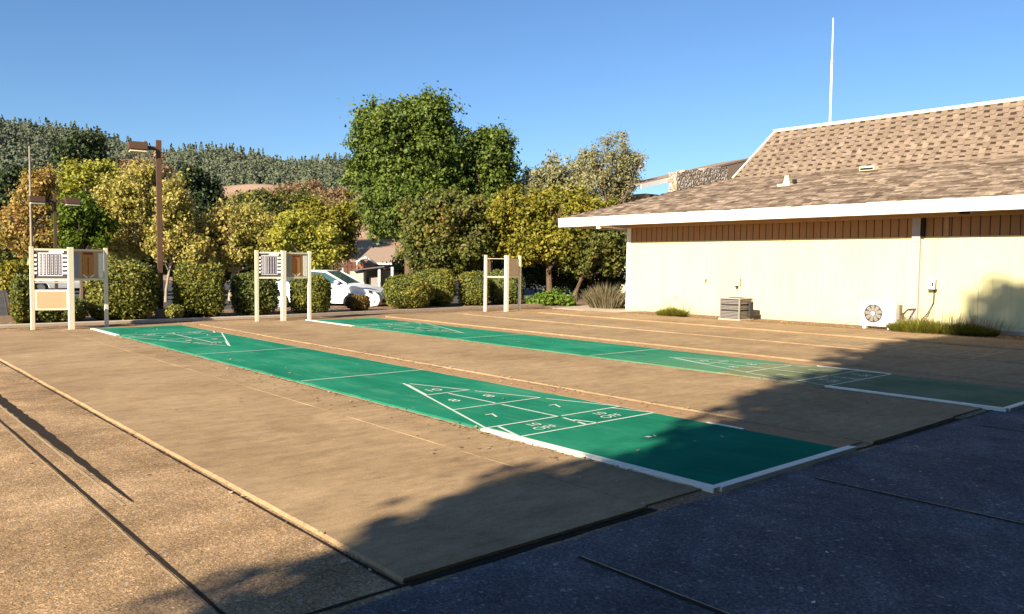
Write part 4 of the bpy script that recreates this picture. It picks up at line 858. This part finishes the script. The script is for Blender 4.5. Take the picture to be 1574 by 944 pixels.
lamp(86, 30, 289, (-1, 1), 'slender lamp post with two heads behind the leftmost scoreboard', .045)
b = gp(49, 34); H = at(49, 216, 34).z; up_ = empty('utility_pole', b); tag(up_, 'thin pale utility pole at the far left above the orange tree', 'utility pole')
m = MB(); m.tube([(0, 0, -.2), (0, 0, H)], [.06, .03], 8); m.build('pole', M['pale'], up_); m = MB(); m.box((-.16, -.02, H-.5), (.16, .02, H-.46)); m.build('crossarm', M['pale'], up_)
b = gp(527, 44); H = at(527, 386, 44).z; sp = empty('sign_post', b); tag(sp, 'thin white post standing in front of the red brown fence', 'post')
m = MB(); m.tube([(0, 0, 0), (0, 0, H)], .035, 8); m.build('pole', M['white'], sp); m = MB(); m.tube([(0, 0, H-.35), (0, 0, H)], [.05, .11], 8); m.build('post_head', M['white'], sp)

# ------------------------------------------------------------------ far buildings, shed, fence
def ori(px): return -YAW-math.atan((px-787)/F_PX)
def house(name, label, px0, px1, pye, pyr, D, wallm, roofm, rot, gable=True):
    cx = (px0+px1)/2; mx, my = pxm(cx, D); b = gp(cx, D); w = (px1-px0)/2*mx; ze = at(cx, pye, D).z; zr = at(cx, pyr, D).z; d = 3.5
    r = empty(name, b, ori(cx)+rot); tag(r, label, 'house')
    m = MB(); m.box((-w*.92, -d*.92, 0), (w*.92, d*.92, ze)); m.build('wall', M[wallm], r)
    m = MB(); ov = [(-w, -d, ze), (w, -d, ze), (w, d, ze), (-w, d, ze)]; ra, rb = (-w*.55, 0, zr), (w*.55, 0, zr)
    m.poly([ov[0], ov[1], rb, ra]); m.poly([ov[2], ov[3], ra, rb]); m.poly([ov[1], ov[2], rb]); m.poly([ov[3], ov[0], ra]); m.poly([ov[3], ov[2], ov[1], ov[0]]); m.build('roof', M[roofm], r)
    m = MB(); m.box((-w-.02, -d-.04, ze-.14), (w+.02, -d-.005, ze+.02)); m.build('fascia', M['white'], r)
    m = MB(); m.box((-w*.35, -d*.92-.03, ze-1.4), (w*.05, -d*.92-.002, ze-.5)); m.build('window', M['glass'], r)
    if gable:
        gx = -w*.45; m = MB(); gw = w*.42; m.poly([(gx-gw, -d-1, ze-.02), (gx+gw, -d-1, ze-.02), (gx, -d-1, ze+gw*.55)]); m.poly([(gx-gw, -d-1, ze), (gx, -d-1, ze+gw*.55), (gx, 0, ze+gw*.55), (gx-gw, 0, ze)]); m.poly([(gx+gw, -d-1, ze), (gx+gw, 0, ze), (gx, 0, ze+gw*.55), (gx, -d-1, ze+gw*.55)]); m.build('gable_roof', M[roofm], r)
        m = MB()
        for s in (-1, 1): m.obox((gx+s*gw*1.08, -d-1.08, ze-.08), (-s*gw*1.08, 0, gw*.6), (0, .07, 0), (0, 0, .16))
        m.build('gable_trim', M['white'], r)
        m = MB(); m.box((gx-gw*.85, -d-.95, 0), (gx+gw*.85, -d*.93, ze-.03)); m.build('porch_wall', M[wallm], r)
    return r
house('house', 'tan roofed house with reddish walls behind the shed and fence', 556, 622, 401, 377, 72, 'brick', 'farroof', R(-8))
house('house', 'grey roofed house with white gable behind the leftmost scoreboard', 60, 160, 392, 362, 66, 'block', 'greyroof', R(10))
b = gp(568, 44); sh = empty('utility_shed', b, ori(568)+R(-14)); tag(sh, 'low beige shed with dark lean roof and open bay, beyond the white car', 'shed')
k = pxm(568, 44)[0]; m = MB(); m.box((-24*k, -.9, 0), (-3*k, .9, 1.25)); m.build('wall', M['block'], sh)
m = MB(); m.box((-3*k, .7, 0), (27*k, .9, 1.3)); m.box((-3*k+.002, -.85, 0), (26*k, .69, .45)); m.build('back_wall', M['block'], sh)
m = MB(); m.obox((-18*k, -1.15, 1.27), (49*k, 0, .22), (0, 2.4, 0), (0, 0, .07)); m.build('roof', M['greyroof'], sh)
for x in (22*k, 42*k):
    m = MB(); m.box((x-.06, -1.0, 0), (x+.06, -.88, 1.5)); m.build('post', M['white'], sh)
m = MB(); m.box((2*k, -.4, .452), (17*k, .2, .95)); m.build('storage_bin', M['acgrey'], sh)
b = gp(524, 50); fn = empty('board_fence', b, ori(524)+R(-10)); tag(fn, 'dark red brown vertical board fence beyond the parking lot', 'fence'); kx = pxm(524, 50)[0]
m = MB(); x = -26*kx; rn = random.Random(2)
while x < 24*kx: m.box((x, -.012, 0), (x+.135, .012, 1.78+rn.uniform(-.04, .04))); x += .15
m.build('board', M['fence'], fn); m = MB(); m.box((-26*kx, .014, .4), (24*kx, .06, .5)); m.box((-26*kx, .014, 1.4), (24*kx, .06, 1.5)); m.build('fence_rail', M['fence'], fn)

# ------------------------------------------------------------------ cars
def arc(cx, r, a0, a1, n=9): return [(cx+r*math.cos(a), .30+r*math.sin(a)) for a in np.linspace(a0, a1, n)]
def car(label, loc, rz):
    r = empty('parked_car', loc, rz); tag(r, label, 'car', 'white cars parked beyond the hedges')
    # side outline, nose at +x
    prof = [(2.20, .26), (2.27, .42), (2.25, .58), (2.14, .70), (1.7, .84), (1.02, .96), (-1.75, 1.03), (-2.18, .98), (-2.26, .70), (-2.22, .30)]+[(-2.05, .22)]+arc(-1.38, .36, math.pi, 0)[0:9]+arc(1.38, .36, math.pi, 0)+[(2.0, .22)]
    m = MB(); n = len(prof)
    def hw(x, z): return .90-.22*max(0, (abs(x)-1.6)/.66)**2-.07*max(0, (z-.6)/.4)-.03*max(0, (.4-z)/.2)
    ys = [-1, -.97, -.55, 0, .55, .97, 1]; base = len(m.v)
    for yf in ys:
        for (x, z) in prof:
            cz = z+(.035*(1-yf*yf) if z > .8 else 0); e = .985 if abs(yf) == 1 else 1
            m.v.append((x*e, yf*hw(x, z), .62+(cz-.62)*e))
    for i in range(len(ys)-1):
        for j in range(n): m.f.append([i*n+j, i*n+(j+1) % n, (i+1)*n+(j+1) % n, (i+1)*n+j])
    m.f.append(list(range(n))[::-1]); m.f.append([(len(ys)-1)*n+j for j in range(n)]); body = m.build('body', M['carwhite'], r)
    # greenhouse
    def P(x, y, z): return (x, y, z)
    ws = [(1.04, .70, .975), (.22, .56, 1.40)]; rs = [(-1.72, .70, 1.05), (-.85, .56, 1.40)]
    m = MB(); m.poly([(.24, -.57, 1.405), (.24, .57, 1.405), (-.3, .60, 1.445), (-.3, -.60, 1.445)]); m.poly([(-.3, -.60, 1.445), (-.3, .60, 1.445), (-.87, .57, 1.40), (-.87, -.57, 1.40)])
    for s in (-1, 1):
        m.poly([(.24, s*.57, 1.405), (-.3, s*.60, 1.445), (-.87, s*.57, 1.40), (-.86, s*.62, 1.36), (-.3, s*.645, 1.385), (.20, s*.62, 1.36)])
        m.tube([(1.08, s*.745, .97), (.22, s*.595, 1.39)], .035, 6); m.tube([(-1.76, s*.73, 1.03), (-.86, s*.595, 1.385)], .06, 6); m.tube([(-.38, s*.79, .99), (-.42, s*.635, 1.38)], .035, 6)
    m.build('roof', M['carwhite'], r)
    m = MB(); m.poly([(1.06, -.73, .965), (1.06, .73, .965), (.23, .565, 1.40), (.23, -.565, 1.40)]); m.build('windshield', M['glass'], r)
    m = MB(); m.poly([(-1.75, -.72, 1.03), (-1.75, .72, 1.03), (-.87, .565, 1.395), (-.87, -.565, 1.395)]); m.build('rear_window', M['glass'], r)
    for s in (-1, 1):
        m = MB(); m.poly([(1.0, s*.775, .97), (-1.68, s*.775, 1.03), (-.85, s*.60, 1.375), (.22, s*.60, 1.38)]); m.build('side_window', M['glass'], r)
        m = MB(); m.obox((.72, s*.80, .98), (.14, 0, 0), (0, s*.18, 0), (0, 0, .11)); m.build('wing_mirror', M['carwhite'], r, .015)
        m = MB(); m.poly([(2.235, s*.60, .60), (2.16, s*.80, .62), (1.80, s*.845, .76), (1.86, s*.79, .795), (2.15, s*.62, .70)]); 
        hl = MB(); hl.obox((2.185, s*.52, .60), (-.26, s*.27, .09), (.05, s*.045, 0), (-.02, 0, .085)); hl.build('headlight', M['acdark'], r)
        m = MB(); m.obox((-2.265, s*.45, .72), (.06, 0, 0), (0, s*.3, 0), (0, 0, .14)); m.build('tail_light', M['red'], r)
        for x in (1.38, -1.38):
            w = MB(); c = [(x+.315*math.cos(a), .315+.315*math.sin(a)) for a in np.linspace(0, 2*math.pi, 24, endpoint=False)]; y0, y1 = sorted((s*.68, s*.88)); w.ext(c, 'y', y0, y1); wh = w.build('wheel', M['tyre'], r)
            w = MB(); c = [(x+.20*math.cos(a), .315+.20*math.sin(a)) for a in np.linspace(0, 2*math.pi, 20, endpoint=False)]; y0, y1 = sorted((s*.882, s*.89)); w.ext(c, 'y', y0, y1); w.build('rim', M['rim'], wh)
        m = MB(); m.box((.02, min(s*.898, s*.903), .35), (.035, max(s*.898, s*.903), .98)); m.box((1.02, min(s*.896, s*.902), .45), (1.035, max(s*.896, s*.902), .95)); m.build('door_gap', M['acdark'], r)
        m = MB(); m.box((.15, min(s*.89, s*.915), .86), (.32, max(s*.89, s*.915), .885)); m.build('door_handle', M['carwhite'], r)
    m = MB(); m.box((2.235, -.42, .34), (2.285, .42, .46)); m.build('front_grille', M['acdark'], r)
    for s in (-1, 1):
        m = MB(); m.obox((2.19, s*.50, .33), (-.10, s*.22, 0), (.035, s*.02, 0), (0, 0, .12)); m.build('fog_light_recess', M['acdark'], r)
    m = MB(); m.box((2.286, -.15, .47), (2.30, .15, .55)); m.build('licence_plate', M['sheet'], r)
    m = MB(); m.box((-1.95, -.80, .16), (1.95, .80, .235)); m.build('underbody', M['black'], r); return r
pc = gp(503, 29.3); car('white sedan parked behind the small reddish shrub, nose to the right', (pc.x, pc.y, -.2), ori(503)-R(26))
pc = gp(102, 46); car('white car far off, glimpsed between the panels of the leftmost scoreboard', (pc.x, pc.y, -.2), ori(102)+R(15))

# ------------------------------------------------------------------ shade tree behind the camera, plus unseen trees added to block sky light
def big(label, x, y, lobes, n, leaf=.3, clump=.7, rough=.35):
    r = empty('shade_tree', (x, y, 0)); tag(r, label, 'tree', 'tall trees behind the camera')
    lo = [((a, b, c), rr) for a, b, c, rr in lobes]; P, O = crown_pts(lo, n, clump, .45, rough=rough); V, f = leaf_geo(P, leaf, O); link('crown', mesh_np('crown', V, f), L['sweet'], r)
    branches((0, 0, 0), lo, .3, 4, 3).build('trunk', M['bark'], r)
def al(a, l): return (SD.x*-a+SD.y*l*1.0, SD.y*-a-SD.x*l)          # along-sun, across coordinates to world x, y
def shade(label, a, lobes, n, **k):
    c = al(a, lobes[0][0]); L2 = []
    for l, z, rl, rz in lobes:
        q = al(a, l); L2.append((q[0]-c[0], q[1]-c[1], z, (rl*.95, rl, rz)))
    big(label, c[0], c[1], L2, n, **k)
shade('broad dense tree standing behind and left of the camera', -13, [(-3.2, 4.5, 4.0, 3.6), (-3.3, 8.0, 4.0, 3.6), (-3.4, 11.2, 4.0, 3.2), (-5.0, 13.6, 3.6, 2.8), (-.35, 3.4, 1.7, 1.6), (-.3, 5.1, 1.65, 1.4), (-.8, 7, 1.7, 1.6), (-.75, 8.8, 1.7, 1.5), (-.8, 10.8, 1.6, 1.5), (-.8, 12.4, 1.5, 1.3), (-1.4, 14.3, 1.3, 1.5), (-3.0, 14.9, 1.6, 1.2)], 170000, leaf=.22, clump=.33, rough=.75)
shade('second tall tree behind the camera, added to block sky light, farther from the courts', -17, [(-11, 8, 6.5, 9), (-8, 6, 5, 6.5), (-8.5, 13, 4.5, 5), (-14, 4, 6, 5)], 60000, leaf=.38, clump=.8)  # this and the next two are unseen trees added to cut sky fill
shade('third tall tree, added to block sky light, farther right behind the camera', -14, [(-22, 7, 7, 9), (-17, 5, 5, 6.5), (-20, 13, 5, 5), (-26, 5, 6, 6)], 45000, leaf=.42, clump=.9)
shade('fourth tree, added to block sky light, closing the row of trees behind the camera', -7, [(-29, 7, 6, 9), (-33, 5, 5, 6.5), (-31, 13, 5, 5)], 32000, leaf=.42, clump=.9)
for k, (a_, l_, lab) in enumerate([(-3, -9.5, 'tall tree added to block sky light, just behind the camera on its right'), (6, -12.5, 'tall tree added to block sky light beyond the right edge of the picture, near the dark pavement'), (15, -15.5, 'tall tree added to block sky light beyond the right edge of the picture, close to the hall'), (2, -21, 'tall tree added to block sky light, in the second row right of the camera'), (12, -24, 'tall tree added to block sky light, in the second row, nearest the hall')]):  # unseen row added to block sky light and deepen the shadows
    shade(lab, a_, [(l_, 5.5, 4.2, 5), (l_-1, 10.5, 4.4, 4.5), (l_+.3, 2.8, 3.4, 2.6), (l_-2.5, 7, 4, 6)], 26000, leaf=.5, clump=.9)
